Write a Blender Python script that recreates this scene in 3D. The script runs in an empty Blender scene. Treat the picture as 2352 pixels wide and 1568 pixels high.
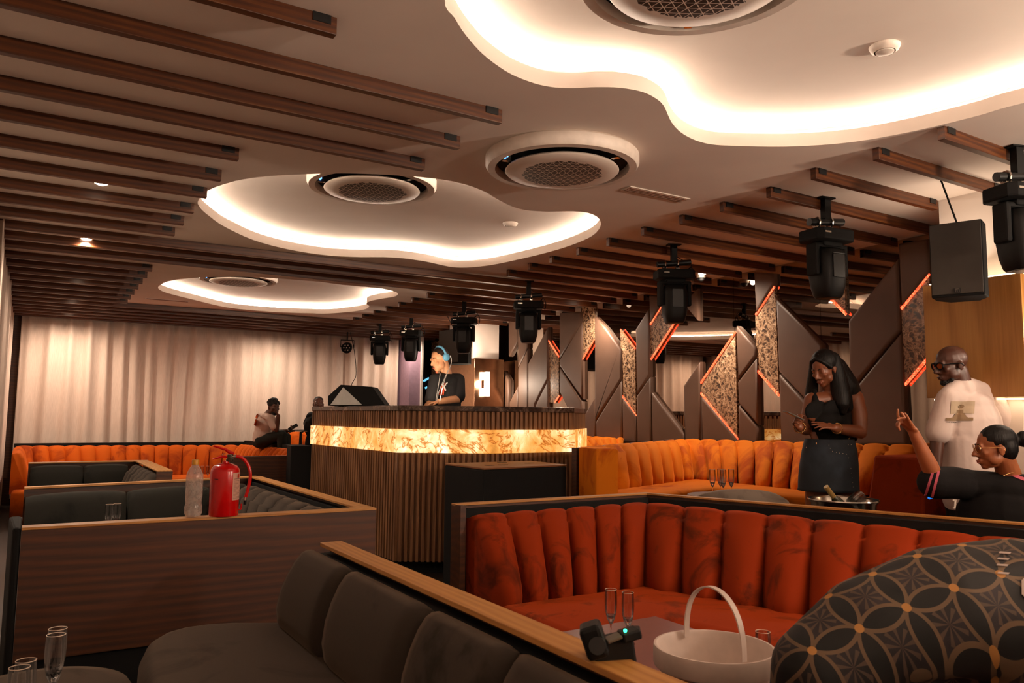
import bpy, bmesh, math, random
import numpy as np
from mathutils import Vector, Matrix
random.seed(7)
PI = math.pi
SC = bpy.context.scene
COL = SC.collection

# ---------------------------------------------------------------- camera
IW, IH = 2352, 1568
VX = np.array([4100., 985.]); VY = np.array([60., 945.]); PC = np.array([1176., 784.])   # vanishing points of the room's two axes
FPX = float(np.sqrt(-np.dot(VX - PC, VY - PC)))
_a = np.array([VX[0] - PC[0], -(VX[1] - PC[1]), -FPX]); _a /= np.linalg.norm(_a)
_b = np.array([VY[0] - PC[0], -(VY[1] - PC[1]), -FPX]); _b /= np.linalg.norm(_b)
ROT = np.array([_a, _b, np.cross(_a, _b)])
CH = 1.4                                                       # eye height in metres
cam = bpy.data.cameras.new('camera'); camo = bpy.data.objects.new('camera', cam); COL.objects.link(camo)
mm = Matrix([list(r) for r in ROT]).to_4x4(); mm.translation = (0, 0, CH)
camo.matrix_world = mm
cam.sensor_width = 36; cam.lens = FPX / IW * 36; cam.clip_start = .05; cam.clip_end = 100
cam.dof.use_dof = True; cam.dof.focus_distance = 6.5; cam.dof.aperture_fstop = 9
SC.camera = camo

# ---------------------------------------------------------------- world, exposure
w = bpy.data.worlds.new('world'); SC.world = w; w.use_nodes = True
w.node_tree.nodes['Background'].inputs[0].default_value = (1, .72, .5, 1)
w.node_tree.nodes['Background'].inputs[1].default_value = 0.0
SC.view_settings.view_transform = 'Standard'; SC.view_settings.look = 'None'
SC.view_settings.exposure = 0.12; SC.view_settings.gamma = 1; SC.view_settings.use_curve_mapping = False
SC.cycles.use_denoising = True
SC.cycles.max_bounces = 8; SC.cycles.diffuse_bounces = 4; SC.cycles.glossy_bounces = 4
SC.cycles.transmission_bounces = 8; SC.cycles.transparent_max_bounces = 12
SC.cycles.caustics_reflective = False; SC.cycles.caustics_refractive = False
SC.cycles.sample_clamp_indirect = 4
COVE_EMIT = 140.0       # strength of the hidden cove strips
SPOT_W = 145.0          # watts of an ordinary ceiling downlight
WARM = (1, .79, .61)

def spot(name, loc, target, watt, color=WARM, size=95, blend=.8, radius=.03):
    l = bpy.data.lights.new(name, 'SPOT'); l.energy = watt; l.color = color; l.spot_size = math.radians(size)
    l.spot_blend = blend; l.shadow_soft_size = radius
    o = bpy.data.objects.new(name, l); COL.objects.link(o); o.location = loc
    o.rotation_euler = (Vector(target) - Vector(loc)).to_track_quat('-Z', 'Y').to_euler()
    return o
def point(name, loc, watt, color=WARM, radius=.04):
    l = bpy.data.lights.new(name, 'POINT'); l.energy = watt; l.color = color; l.shadow_soft_size = radius
    o = bpy.data.objects.new(name, l); COL.objects.link(o); o.location = loc
    return o
def area(name, loc, target, watt, size, color=WARM, spread=180):
    l = bpy.data.lights.new(name, 'AREA'); l.energy = watt; l.color = color; l.shape = 'DISK'; l.size = size; l.spread = math.radians(spread)
    o = bpy.data.objects.new(name, l); COL.objects.link(o); o.location = loc
    o.rotation_euler = (Vector(target) - Vector(loc)).to_track_quat('-Z', 'Y').to_euler()
    return o
# added fill light beside the viewer for an assumed lamp; fill spots added behind
for k_, (lx, ly, lz, lw) in enumerate(((5.1, .2, 1.75, 12),)):
    point('assumed_fill_lamp', (lx, ly, lz), lw, WARM, .16)
spot('fill_spot', (1.6, -1.4, 2.85), (1.4, 3.2, .3), 5, size=110, radius=.12)
spot('fill_spot', (4.2, -1.2, 2.85), (3.4, 3.4, .3), 6, size=110, radius=.12)


# uplights: added fill for the ceiling, plus the right pillar's own strip
for lx, ly, lz, lw in ((2.8, -1.9, 2.1, 85), (4.9, -.9, 2.25, 200), (5.05, 2.7, 2.36, 3), (5.75, 10.4, 2.2, 9)):
    area('fill_and_pillar_uplight', (lx, ly, lz), (lx - .3, ly + .5, lz + 1), lw, .35, WARM)

# ---------------------------------------------------------------- turning a measured direction into a place in the room
def ray(x, y): return ROT @ np.array([x - PC[0], -(y - PC[1]), -FPX])
def at(x, y, z=None, X=None, Y=None, d=None):
    r = ray(x, y)
    if z is not None: t = (z - CH) / r[2]
    elif X is not None: t = X / r[0]
    elif Y is not None: t = Y / r[1]
    else: t = d / FPX
    return Vector((r[0] * t, r[1] * t, r[2] * t + CH))
def wallX(Y): return 6.02 + .05 * Y
def on_wall(x, y, off=0.0):
    r = ray(x, y); t = (6.02 - off) / (r[0] - .05 * r[1])
    return Vector((r[0] * t, r[1] * t, r[2] * t + CH))

# ---------------------------------------------------------------- materials
def lin(h):
    c = [int(h[i:i + 2], 16) / 255 for i in (0, 2, 4)]
    return tuple((v / 12.92 if v <= .04045 else ((v + .055) / 1.055) ** 2.4) for v in c) + (1,)
class NT:
    def __init__(s, name):
        s.m = bpy.data.materials.new(name); s.m.use_nodes = True; s.t = s.m.node_tree; s.n = s.t.nodes; s.l = s.t.links
        s.b = s.n['Principled BSDF']; s.out = s.n['Material Output']
    def add(s, typ, **kw):
        n = s.n.new(typ)
        for k, v in kw.items():
            if k in n.inputs: n.inputs[k].default_value = v
            else: setattr(n, k, v)
        return n
    def link(s, a, b): s.l.new(a, b)
    def coords(s, scale=(1, 1, 1), rot=(0, 0, 0), kind='Object'):
        tc = s.add('ShaderNodeTexCoord'); mp = s.add('ShaderNodeMapping')
        mp.inputs['Scale'].default_value = scale; mp.inputs['Rotation'].default_value = rot
        s.link(tc.outputs[kind], mp.inputs[0]); return mp.outputs[0]
    def ramp(s, fac, stops, interp='LINEAR'):
        r = s.add('ShaderNodeValToRGB'); r.color_ramp.interpolation = interp
        e = r.color_ramp.elements
        while len(e) < len(stops): e.new(.5)
        for k, (p, c) in enumerate(stops): e[k].position = p; e[k].color = c if len(c) == 4 else tuple(c) + (1,)
        s.link(fac, r.inputs[0]); return r.outputs[0]
    def noise(s, vec, scale, detail=4, rough=.5, dist=0):
        n = s.add('ShaderNodeTexNoise'); n.inputs['Scale'].default_value = scale; n.inputs['Detail'].default_value = detail
        n.inputs['Roughness'].default_value = rough; n.inputs['Distortion'].default_value = dist
        s.link(vec, n.inputs['Vector']); return n
    def bump(s, h, strength=.3, dist=.01):
        b = s.add('ShaderNodeBump'); b.inputs['Strength'].default_value = strength; b.inputs['Distance'].default_value = dist
        s.link(h, b.inputs['Height']); s.link(b.outputs[0], s.b.inputs['Normal'])
    def base(s, c): s.link(c, s.b.inputs['Base Color'])
    def set(s, **kw):
        for k, v in kw.items(): s.b.inputs[k.replace('_', ' ')].default_value = v
        return s
def plain(name, col, rough=.5, metal=0, spec=.5, **kw):
    m = NT(name); v = m.coords(); n = m.noise(v, 18, 3)
    c = lin(col) if isinstance(col, str) else tuple(col) + (1,)
    m.base(m.ramp(n.outputs[0], [(.2, tuple(x * .88 for x in c[:3])), (.8, tuple(min(1, x * 1.1) for x in c[:3]))]))
    m.set(Roughness=rough, Metallic=metal); m.b.inputs['Specular IOR Level'].default_value = spec
    return m.m
def wood(name, dark, mid, light, axis=0, scale=1.0, rough=.42):
    """long grain along the axis, with cathedral arches"""
    m = NT(name); sc = [1., 1., 1.]; sc[axis] = .16
    v = m.coords(tuple(x * scale for x in sc))
    w_ = m.add('ShaderNodeTexWave'); w_.wave_type = 'BANDS'; w_.bands_direction = 'ZXX'[axis]; w_.wave_profile = 'SIN'
    w_.inputs['Scale'].default_value = 13; w_.inputs['Distortion'].default_value = 20; w_.inputs['Detail'].default_value = 3; w_.inputs['Detail Scale'].default_value = .3; w_.inputs['Detail Roughness'].default_value = .45
    m.link(v, w_.inputs[0])
    sc2 = [140., 140., 140.]; sc2[axis] = 5.; v2 = m.coords(tuple(x * scale for x in sc2)); n2 = m.noise(v2, 1.0, 3, .6); n3 = m.noise(v, 3.5, 3, .5)
    m2 = m.add('ShaderNodeMix'); m2.data_type = 'FLOAT'; m2.inputs[0].default_value = .70
    m.link(w_.outputs[1], m2.inputs[2]); m.link(n2.outputs[0], m2.inputs[3])
    m3 = m.add('ShaderNodeMix'); m3.data_type = 'FLOAT'; m3.inputs[0].default_value = .35
    m.link(m2.outputs[0], m3.inputs[2]); m.link(n3.outputs[0], m3.inputs[3])
    m.base(m.ramp(m3.outputs[0], [(.22, lin(dark)), (.48, lin(mid)), (.75, lin(light))]))
    m.bump(n2.outputs[0], .12, .002); m.set(Roughness=rough); return m.m
def velvet(name, dark, mid, sheen, scale=3.0):
    m = NT(name); v = m.coords()
    n = m.noise(v, scale, 5, .6, .8); n2 = m.noise(v, 90, 2)
    m.base(m.ramp(n.outputs[0], [(.36, lin(dark)), (.47, lin(mid)), (.75, lin(mid))]))
    m.set(Roughness=.85); m.b.inputs['Sheen Weight'].default_value = .55; m.b.inputs['Sheen Roughness'].default_value = .4
    m.b.inputs['Sheen Tint'].default_value = lin(sheen); m.b.inputs['Specular IOR Level'].default_value = .15
    m.bump(n2.outputs[0], .12, .002); return m.m
def emit(name, col, strength):
    m = NT(name); c = lin(col) if isinstance(col, str) else tuple(col) + (1,)
    m.b.inputs['Base Color'].default_value = (0, 0, 0, 1); m.b.inputs['Emission Color'].default_value = c; m.b.inputs['Emission Strength'].default_value = strength
    return m.m
def glassm(name, tint=(1, 1, 1), rough=.02):
    m = NT(name); m.set(Roughness=rough, IOR=1.45); m.b.inputs['Transmission Weight'].default_value = 1; m.b.inputs['Base Color'].default_value = tuple(tint) + (1,)
    # thin glass: let straight shadow light pass, keep the reflections
    tr = m.add('ShaderNodeBsdfTransparent'); mx = m.add('ShaderNodeMixShader'); fr = m.add('ShaderNodeFresnel'); fr.inputs[0].default_value = 1.5
    gl = m.add('ShaderNodeBsdfGlossy'); gl.inputs['Roughness'].default_value = .05
    mth = m.add('ShaderNodeMath', operation='MULTIPLY_ADD'); mth.inputs[1].default_value = .8; mth.inputs[2].default_value = .04
    m.link(fr.outputs[0], mth.inputs[0]); m.link(mth.outputs[0], mx.inputs[0]); m.link(tr.outputs[0], mx.inputs[1]); m.link(gl.outputs[0], mx.inputs[2])
    tr.inputs[0].default_value = tuple(.93 * t for t in tint) + (1,)
    m.link(mx.outputs[0], m.out.inputs[0]); return m.m

MAT = {}
def plaster():
    m = NT('plaster'); v = m.coords(); n = m.noise(v, 1.3, 4); n2 = m.noise(v, 120, 2)
    m.base(m.ramp(n.outputs[0], [(.3, lin('dccec4')), (.7, lin('e8dbd0'))])); m.set(Roughness=.9); m.bump(n2.outputs[0], .05, .002); return m.m
MAT['plaster'] = plaster()
MAT['slat'] = wood('slat_wood', '241004', '4a2207', '66380c', 0)
MAT['walnut'] = wood('walnut', '1a0a02', '3c1b04', '542a08', 0, .6, .5)
MAT['oak'] = wood('lit_cap_wood_x', '8a5826', 'b07838', 'c08c4c', 0, .8, .5)  # same wood as the panels, painted paler for light falling on the tops
MAT['litwood_y'] = wood('lit_cap_wood_y', '8a5826', 'b07838', 'c08c4c', 1, .8, .5)
MAT['panelwood'] = wood('panel_wood', '8a5a28', 'a8743a', 'b98648', 2, .5, .45)
MAT['flute'] = wood('fluted_wood', '4a2e18', '7c5434', '9c7048', 2, .8, .55)
MAT['rust'] = velvet('rust_velvet', '501803', '842904', 'd05a20', 3.4)
MAT['orange'] = velvet('orange_velvet', 'a8480a', 'd0700f', 'ff9a3c', 2.2)
MAT['orangedeep'] = velvet('deep_orange_velvet', '8a3406', 'b4500a', 'f07a2c', 2.2)
MAT['grey'] = velvet('grey_velvet', '1e1a16', '38312b', '86725e', 2.2)
MAT['darkgrey'] = velvet('dark_grey_velvet', '121210', '1f1e1a', '4a463c', 2.2)
MAT['chairgrey'] = velvet('pale_grey_velvet', '5c524a', '7a6e64', '9a8e82', 2.2)
MAT['black'] = plain('black_plastic', (.004, .004, .004), .5, 0, .2)
MAT['blackmatte'] = plain('black_matte', (.005, .005, .005), .8, 0, .2)
MAT['blackmetal'] = plain('black_metal', (.012, .012, .012), .4, .4)
MAT['steel'] = plain('steel', (.6, .56, .5), .18, 1)
MAT['chrome'] = plain('chrome', (.8, .78, .74), .12, 1)
MAT['gold'] = plain('gold_metal', (.8, .5, .2), .25, 1)
MAT['white'] = plain('white_plastic', 'd9cfc6', .4)
MAT['acwhite'] = plain('ac_white', 'd4c6ba', .5)
MAT['grille'] = plain('dark_grille', (.03, .024, .018), .6)
MAT['floor'] = None
def floorm():
    m = NT('dark_floor'); v = m.coords(); n = m.noise(v, 2, 4)
    m.base(m.ramp(n.outputs[0], [(.3, lin('140e0a')), (.7, lin('20170f'))])); m.set(Roughness=.35); return m.m
MAT['floor'] = floorm()
def curtainm():
    m = NT('curtain_linen'); v = m.coords((60, 60, 3)); n = m.noise(v, 3, 3)
    m.base(m.ramp(n.outputs[0], [(.3, lin('c4b0a2')), (.7, lin('d4c0b2'))])); m.set(Roughness=.9); m.b.inputs['Specular IOR Level'].default_value = .1
    m.bump(n.outputs[0], .1, .002); return m.m
MAT['curtain'] = curtainm()
def mirrorm():
    m = NT('bronze_mirror'); v = m.coords(); n = m.noise(v, .7, 2)
    m.base(m.ramp(n.outputs[0], [(.3, (.40, .34, .29)), (.7, (.44, .38, .33))])); m.set(Roughness=.015, Metallic=1); return m.m
MAT['mirror'] = mirrorm()
def leather():
    m = NT('padded_leather'); v = m.coords(); n = m.noise(v, 160, 2); n2 = m.noise(v, 2, 3)
    m.base(m.ramp(n2.outputs[0], [(.3, lin('5a4234')), (.7, lin('6c5142'))])); m.set(Roughness=.55); m.bump(n.outputs[0], .08, .001); return m.m
MAT['leather'] = leather()
def marble():
    m = NT('brown_marble'); v = m.coords((1, 1, 1))
    d = m.noise(v, 5, 4, .6, .5)
    ad = m.add('ShaderNodeMixRGB'); ad.inputs[0].default_value = .25; m.link(v, ad.inputs[1]); m.link(d.outputs[1], ad.inputs[2])
    vo = m.add('ShaderNodeTexVoronoi'); vo.feature = 'DISTANCE_TO_EDGE'; vo.inputs['Scale'].default_value = 25; m.link(ad.outputs[0], vo.inputs[0])
    n = m.noise(ad.outputs[0], 12, 6, .7, 1.5)
    mx = m.add('ShaderNodeMath', operation='MULTIPLY_ADD'); m.link(vo.outputs[0], mx.inputs[0]); mx.inputs[1].default_value = 1.6; m.link(n.outputs[0], mx.inputs[2])
    m.base(m.ramp(mx.outputs[0], [(.42, lin('e0c4a2')), (.58, lin('b08c6c')), (.80, lin('7c6048')), (1.0, lin('46342a'))]))
    m.set(Roughness=.25); return m.m
MAT['marble'] = marble()
def counterm():
    m = NT('dark_marble'); v = m.coords(); n = m.noise(v, 4, 6, .7, 1.5)
    m.base(m.ramp(n.outputs[0], [(.35, lin('1c1410')), (.5, lin('3a2a22')), (.62, lin('7a6658')), (.8, lin('2a1e18'))])); m.set(Roughness=.25); return m.m
MAT['counter'] = counterm()
def onyx():
    m = NT('lit_onyx'); v = m.coords((1, 1, 1))
    big = m.noise(v, 1.6, 3, .5, 1.4); fine = m.noise(v, 7, 4, .6, 1.4)
    vn = m.noise(v, 1.9, 6, .6, 2.2)
    ab = m.add('ShaderNodeMath', operation='SUBTRACT'); m.link(vn.outputs[0], ab.inputs[0]); ab.inputs[1].default_value = .5
    ab2 = m.add('ShaderNodeMath', operation='ABSOLUTE'); m.link(ab.outputs[0], ab2.inputs[0])
    vein = m.ramp(ab2.outputs[0], [(.0, (.36, .13, .03)), (.012, (.75, .5, .28)), (.035, (1, 1, 1))])
    mx = m.add('ShaderNodeMix'); mx.data_type = 'FLOAT'; mx.inputs[0].default_value = .28; m.link(big.outputs[0], mx.inputs[2]); m.link(fine.outputs[0], mx.inputs[3])
    c = m.ramp(mx.outputs[0], [(.30, (.75, .26, .035)), (.42, (1, .42, .08)), (.52, (1, .58, .20)), (.62, (1, .80, .48)), (.72, (1, .92, .72))])
    mul = m.add('ShaderNodeMixRGB'); mul.blend_type = 'MULTIPLY'; mul.inputs[0].default_value = 1; m.link(c, mul.inputs[1]); m.link(vein, mul.inputs[2])
    st = m.ramp(mx.outputs[0], [(.30, (.42, .42, .42)), (.5, (.62, .62, .62)), (.70, (1.0, 1.0, 1.0))])
    mm2 = m.add('ShaderNodeMath', operation='MULTIPLY'); m.link(st, mm2.inputs[0]); mm2.inputs[1].default_value = 1.55
    m.link(mul.outputs[0], m.b.inputs['Emission Color']); m.link(mm2.outputs[0], m.b.inputs['Emission Strength'])
    m.b.inputs['Base Color'].default_value = (.3, .15, .05, 1); m.set(Roughness=.2); return m.m
MAT['onyx'] = onyx()
MAT['cove_led'] = emit('cove_led', WARM, COVE_EMIT)
MAT['led'] = None
def ledm():
    m = NT('red_led_strip'); v = m.coords()
    n = m.noise(v, 80, 1)
    c = m.ramp(n.outputs[0], [(.45, (1, .045, .012)), (.62, (1, .20, .08))])
    m.link(c, m.b.inputs['Emission Color']); m.b.inputs['Emission Strength'].default_value = 2.4; m.b.inputs['Base Color'].default_value = (.4, .05, .02, 1); return m.m
MAT['led'] = ledm()
MAT['lamp'] = emit('lamp_lens', (1, .82, .6), 14)
MAT['lampdim'] = emit('lamp_lens_soft', (1, .72, .45), 5)
MAT['glass'] = glassm('clear_glass')
MAT['plasticclear'] = glassm('clear_bottle', (.93, .9, .88))
MAT['copper'] = plain('bronze_metal', (.55, .33, .2), .16, 1)
MAT['purple'] = plain('mauve_paint', '94788a', .8)
MAT['extred'] = plain('extinguisher_red', 'c00808', .22)
MAT['cream'] = plain('bucket_plastic', 'dccabf', .45)
MAT['label'] = plain('paper_label', 'c99a86', .7)
MAT['yellow'] = plain('yellow_cap', 'c88a20', .4)

# ---------------------------------------------------------------- mesh builders
WM = {}
def setp(o, label=None, cat=None, group=None, kind=None):
    if label: o['label'] = label
    if cat: o['category'] = cat
    if group: o['group'] = group
    if kind: o['kind'] = kind
    return o
def thing(name, label, cat, loc=(0, 0, 0), rz=0, group=None):
    o = bpy.data.objects.new(name, None); COL.objects.link(o); o.empty_display_size = .1
    o.location = loc; o.rotation_euler = (0, 0, rz); setp(o, label, cat, group)
    WM[o.name] = Matrix.Translation(Vector(loc)) @ Matrix.Rotation(rz, 4, 'Z'); return o
def world_of(o): return WM.get(o.name, Matrix.Identity(4))
class MB:
    def __init__(s): s.b = bmesh.new(); s.mi = 0
    def _f(s, vs, fs):
        bv = [s.b.verts.new(v) for v in vs]
        for f in fs:
            try: s.b.faces.new([bv[i] for i in f]).material_index = s.mi
            except ValueError: pass
        return s
    def box(s, c, size, rz=0, rx=0, ry=0):
        M_ = Matrix.Translation(Vector(c)) @ Matrix.Rotation(rz, 4, 'Z') @ Matrix.Rotation(ry, 4, 'Y') @ Matrix.Rotation(rx, 4, 'X')
        h = [x / 2 for x in size]
        vs = [M_ @ Vector((sx * h[0], sy * h[1], sz * h[2])) for sz in (-1, 1) for sy in (-1, 1) for sx in (-1, 1)]
        return s._f(vs, [(0, 2, 3, 1), (4, 5, 7, 6), (0, 1, 5, 4), (2, 6, 7, 3), (0, 4, 6, 2), (1, 3, 7, 5)])
    def box2(s, a, b): return s.box([(a[i] + b[i]) / 2 for i in range(3)], [abs(b[i] - a[i]) for i in range(3)])
    def prism(s, poly, z0, z1):
        n = len(poly)
        vs = [Vector((p[0], p[1], z0)) for p in poly] + [Vector((p[0], p[1], z1)) for p in poly]
        fs = [tuple(range(n))[::-1], tuple(range(n, 2 * n))] + [(i, (i + 1) % n, n + (i + 1) % n, n + i) for i in range(n)]
        return s._f(vs, fs)
    def slabpoly(s, pts, off):     # a flat 3D polygon given a thickness along off
        n = len(pts); off = Vector(off)
        vs = [Vector(p) for p in pts] + [Vector(p) + off for p in pts]
        return s._f(vs, [tuple(range(n))[::-1], tuple(range(n, 2 * n))] + [(i, (i + 1) % n, n + (i + 1) % n, n + i) for i in range(n)])
    def lathe(s, prof, c=(0, 0, 0), seg=24, M_=None, sx=1, sy=1):
        M_ = M_ or Matrix.Translation(Vector(c)); rings = []; n = len(prof)
        for r, z in prof:
            if r < 1e-6: rings.append([s.b.verts.new(M_ @ Vector((0, 0, z)))])
            else: rings.append([s.b.verts.new(M_ @ Vector((r * sx * math.cos(2 * PI * k / seg), r * sy * math.sin(2 * PI * k / seg), z))) for k in range(seg)])
        for a, b in zip(rings, rings[1:]):
            for k in range(seg):
                k2 = (k + 1) % seg
                q = ([a[k], a[k2]] if len(a) > 1 else [a[0]]) + ([b[k2], b[k]] if len(b) > 1 else [b[0]])
                if len(q) > 2:
                    try: s.b.faces.new(q).material_index = s.mi
                    except ValueError: pass
        return s
    def tube(s, pts, r, seg=8, closed=False):
        pts = [Vector(p) for p in pts]; n = len(pts); rr = r if isinstance(r, (list, tuple)) else [r] * n; rings = []
        up = Vector((0, 0, 1)); prev = None
        for i, p in enumerate(pts):
            if closed: t = pts[(i + 1) % n] - pts[i - 1]
            else: t = pts[min(i + 1, n - 1)] - pts[max(i - 1, 0)]
            t.normalize()
            if prev is None: a = t.cross(up) if abs(t.dot(up)) < .95 else t.cross(Vector((1, 0, 0)))
            else: a = prev - t * prev.dot(t)
            a.normalize(); prev = a; b = t.cross(a)
            rings.append([s.b.verts.new(p + (a * math.cos(2 * PI * k / seg) + b * math.sin(2 * PI * k / seg)) * rr[i]) for k in range(seg)])
        m = n if closed else n - 1
        for i in range(m):
            A, B = rings[i], rings[(i + 1) % n]
            for k in range(seg): s.b.faces.new([A[k], A[(k + 1) % seg], B[(k + 1) % seg], B[k]]).material_index = s.mi
        if not closed:
            s.b.faces.new(rings[0][::-1]).material_index = s.mi; s.b.faces.new(rings[-1]).material_index = s.mi
        return s
    def cyl(s, p0, p1, r, seg=16): return s.tube([p0, p1], r, seg)
    def sphere(s, c, r, sc=(1, 1, 1), seg=16):
        n = seg // 2; prof = [(math.sin(PI * i / n), -math.cos(PI * i / n)) for i in range(n + 1)]; prof[0] = (0, -1); prof[-1] = (0, 1)
        M_ = Matrix.Translation(Vector(c)) @ Matrix.Diagonal((r * sc[0], r * sc[1], r * sc[2], 1)); return s.lathe(prof, seg=seg, M_=M_)
    def grid(s, rows, closed_u=False, closed_v=False, caps=False):
        bv = [[s.b.verts.new(Vector(p)) for p in r] for r in rows]; nu = len(bv); nv = len(bv[0])
        for i in range(nu if closed_u else nu - 1):
            for j in range(nv if closed_v else nv - 1):
                q = [bv[i][j], bv[(i + 1) % nu][j], bv[(i + 1) % nu][(j + 1) % nv], bv[i][(j + 1) % nv]]
                s.b.faces.new(q).material_index = s.mi
        if caps and closed_v:
            s.b.faces.new(bv[0]).material_index = s.mi; s.b.faces.new(bv[-1][::-1]).material_index = s.mi
        return s
    def build(s, name, mat, parent=None, smooth=False, world=True, bevel=0, kind=None, sub=0, angle=40):
        me = bpy.data.meshes.new(name)
        bmesh.ops.recalc_face_normals(s.b, faces=s.b.faces)
        o = bpy.data.objects.new(name, me); COL.objects.link(o)
        if parent is not None:
            W_ = world_of(parent)
            if world: s.b.transform(W_.inverted())
            o.parent = parent; WM[o.name] = W_
        else:
            xs = [v.co for v in s.b.verts]; lo = Vector([min(v[i] for v in xs) for i in range(3)]); hi = Vector([max(v[i] for v in xs) for i in range(3)])
            org = Vector(((lo[0] + hi[0]) / 2, (lo[1] + hi[1]) / 2, lo[2])); s.b.transform(Matrix.Translation(-org)); o.location = org
            WM[o.name] = Matrix.Translation(org)
        s.b.to_mesh(me); s.b.free()
        for m in (mat if isinstance(mat, (list, tuple)) else [mat]): me.materials.append(MAT[m] if isinstance(m, str) else m)
        if smooth:
            me.polygons.foreach_set('use_smooth', [True] * len(me.polygons))
            if smooth != 'full':
                try: me.set_sharp_from_angle(angle=math.radians(angle))
                except Exception: pass
        if bevel:
            md = o.modifiers.new('bevel', 'BEVEL'); md.width = bevel; md.segments = 2; md.limit_method = 'ANGLE'; md.angle_limit = math.radians(50)
        if sub:
            md = o.modifiers.new('sub', 'SUBSURF'); md.levels = sub; md.render_levels = sub
        if kind: o['kind'] = kind
        return o
def struct(name, mb, mat, **kw):
    return mb.build(name, mat, kind='structure', **kw)
def copy_tree(o, loc, rz=None, **props):
    c = o.copy(); COL.objects.link(c); c.location = loc
    if rz is not None: c.rotation_euler = (0, 0, rz)
    for k, v in props.items(): c[k] = v
    for ch in list(o.children):
        d = ch.copy(); COL.objects.link(d); d.parent = c
        for g in list(ch.children):
            e = g.copy(); COL.objects.link(e); e.parent = d
    return c
ORD = ['first', 'second', 'third', 'fourth', 'fifth', 'sixth', 'seventh', 'eighth', 'ninth', 'tenth', 'eleventh', 'twelfth', 'thirteenth', 'fourteenth', 'fifteenth', 'sixteenth']
def smooth_closed(pts, n):
    P_ = [Vector(p) for p in pts]; m = len(P_); out = []
    for i in range(m):
        p0, p1, p2, p3 = P_[i - 1], P_[i], P_[(i + 1) % m], P_[(i + 2) % m]
        for k in range(n):
            t = k / n
            out.append(.5 * ((2 * p1) + (-p0 + p2) * t + (2 * p0 - 5 * p1 + 4 * p2 - p3) * t * t + (-p0 + 3 * p1 - 3 * p2 + p3) * t ** 3))
    return out
def smooth_open(pts, n):
    P_ = [Vector(p) for p in pts]; m = len(P_); out = []
    for i in range(m - 1):
        p0, p1, p2, p3 = P_[max(i - 1, 0)], P_[i], P_[i + 1], P_[min(i + 2, m - 1)]
        for k in range(n):
            t = k / n
            out.append(.5 * ((2 * p1) + (-p0 + p2) * t + (2 * p0 - 5 * p1 + 4 * p2 - p3) * t * t + (-p0 + 3 * p1 - 3 * p2 + p3) * t ** 3))
    out.append(P_[-1]); return out
# ================================================================ the room
CZ0 = 2.92; LIP = .075; CZ1 = 3.07
YN, YF, XL = -2.5, 14.2, -.38
struct('floor', MB().box2((XL - .2, YN - .2, -.1), (8.2, YF + .3, 0)), 'floor')
struct('wall_left', MB().box2((XL - .12, YN, 0), (XL, YF, 3.2)), 'plaster')
struct('wall_back', MB().box2((XL - .1, YF, 0), (8.0, YF + .12, 3.2)), 'walnut')
struct('wall_front', MB().box2((XL - .1, YN - .12, 0), (8.0, YN, 3.2)), 'plaster')
struct('wall_right', MB().prism([(wallX(YN) + .02, YN), (wallX(YF) + .02, YF), (wallX(YF) + .2, YF), (wallX(YN) + .2, YN)], 0, 3.2), 'blackmatte')
# raised floor of the wall booths
struct('trim_1', MB().prism([(4.15, 1.7), (6.1, 1.7), (6.5, 10.2), (5.5, 10.2), (5.5, 6.9), (4.6, 5.9), (4.0, 5.0), (4.0, 4.3), (4.15, 4.2)], 0, .13), 'floor')
struct('trim_2', MB().prism([(5.25, 3.2), (6.17, 3.2), (6.5, 10.2), (5.55, 10.2), (5.45, 7.0), (4.35, 5.6), (4.0, 5.3), (4.2, 4.95), (4.95, 5.3), (5.25, 5.0)], .13, .35), 'floor')

# ---- ceiling slab with three free-form cove openings
C1 = [(1022, 0), (1045, 42), (1068, 78), (1110, 125), (1165, 165), (1215, 187), (1262, 199), (1314, 202), (1365, 200), (1420, 201), (1469, 209), (1500, 222), (1524, 242), (1544, 283), (1573, 310), (1621, 329), (1690, 335), (1827, 336), (1965, 325), (2103, 300), (2241, 267), (2352, 236)]
cove1 = [at(x, y, z=CZ0) for x, y in C1]
cove1 += [Vector(p) for p in ((4.15, 1.15, CZ0), (4.2, .75, CZ0), (4.0, .3, CZ0), (3.6, .1, CZ0), (3.1, .35, CZ0), (2.6, .55, CZ0), (2.1, .5, CZ0), (1.6, .75, CZ0), (1.3, 1.2, CZ0))]
p0 = at(1022, 0, z=CZ0); cove1.append(Vector((p0.x - .12, p0.y - .35, CZ0)))
C2 = [(455, 461), (475, 439), (517, 422), (568, 410), (637, 403), (723, 399), (800, 398), (883, 401), (960, 406), (1020, 413), (1060, 421), (1107, 437), (1142, 457), (1176, 474), (1210, 483), (1262, 486), (1310, 485), (1345, 488), (1368, 496), (1380, 512), (1372, 531), (1348, 548), (1297, 568), (1228, 587), (1142, 606), (1090, 613), (1050, 614), (1021, 610), (969, 599), (900, 591), (814, 590), (740, 585), (660, 572), (585, 552), (517, 521), (478, 494), (459, 476)]
C3 = [(363, 660), (372, 652), (388, 646), (413, 641), (465, 637), (540, 635), (630, 639), (723, 646), (800, 655), (872, 662), (905, 669), (914, 675), (905, 681), (875, 686), (851, 691), (842, 697), (848, 704), (835, 711), (803, 716), (752, 720), (700, 719), (640, 717), (585, 713), (517, 705), (448, 689), (396, 676), (372, 668)]
COVES = [smooth_closed(cove1, 5), smooth_closed([at(x, y, z=CZ0) for x, y in C2], 5), smooth_closed([at(x, y, z=CZ0) for x, y in C3], 5)]
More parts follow.
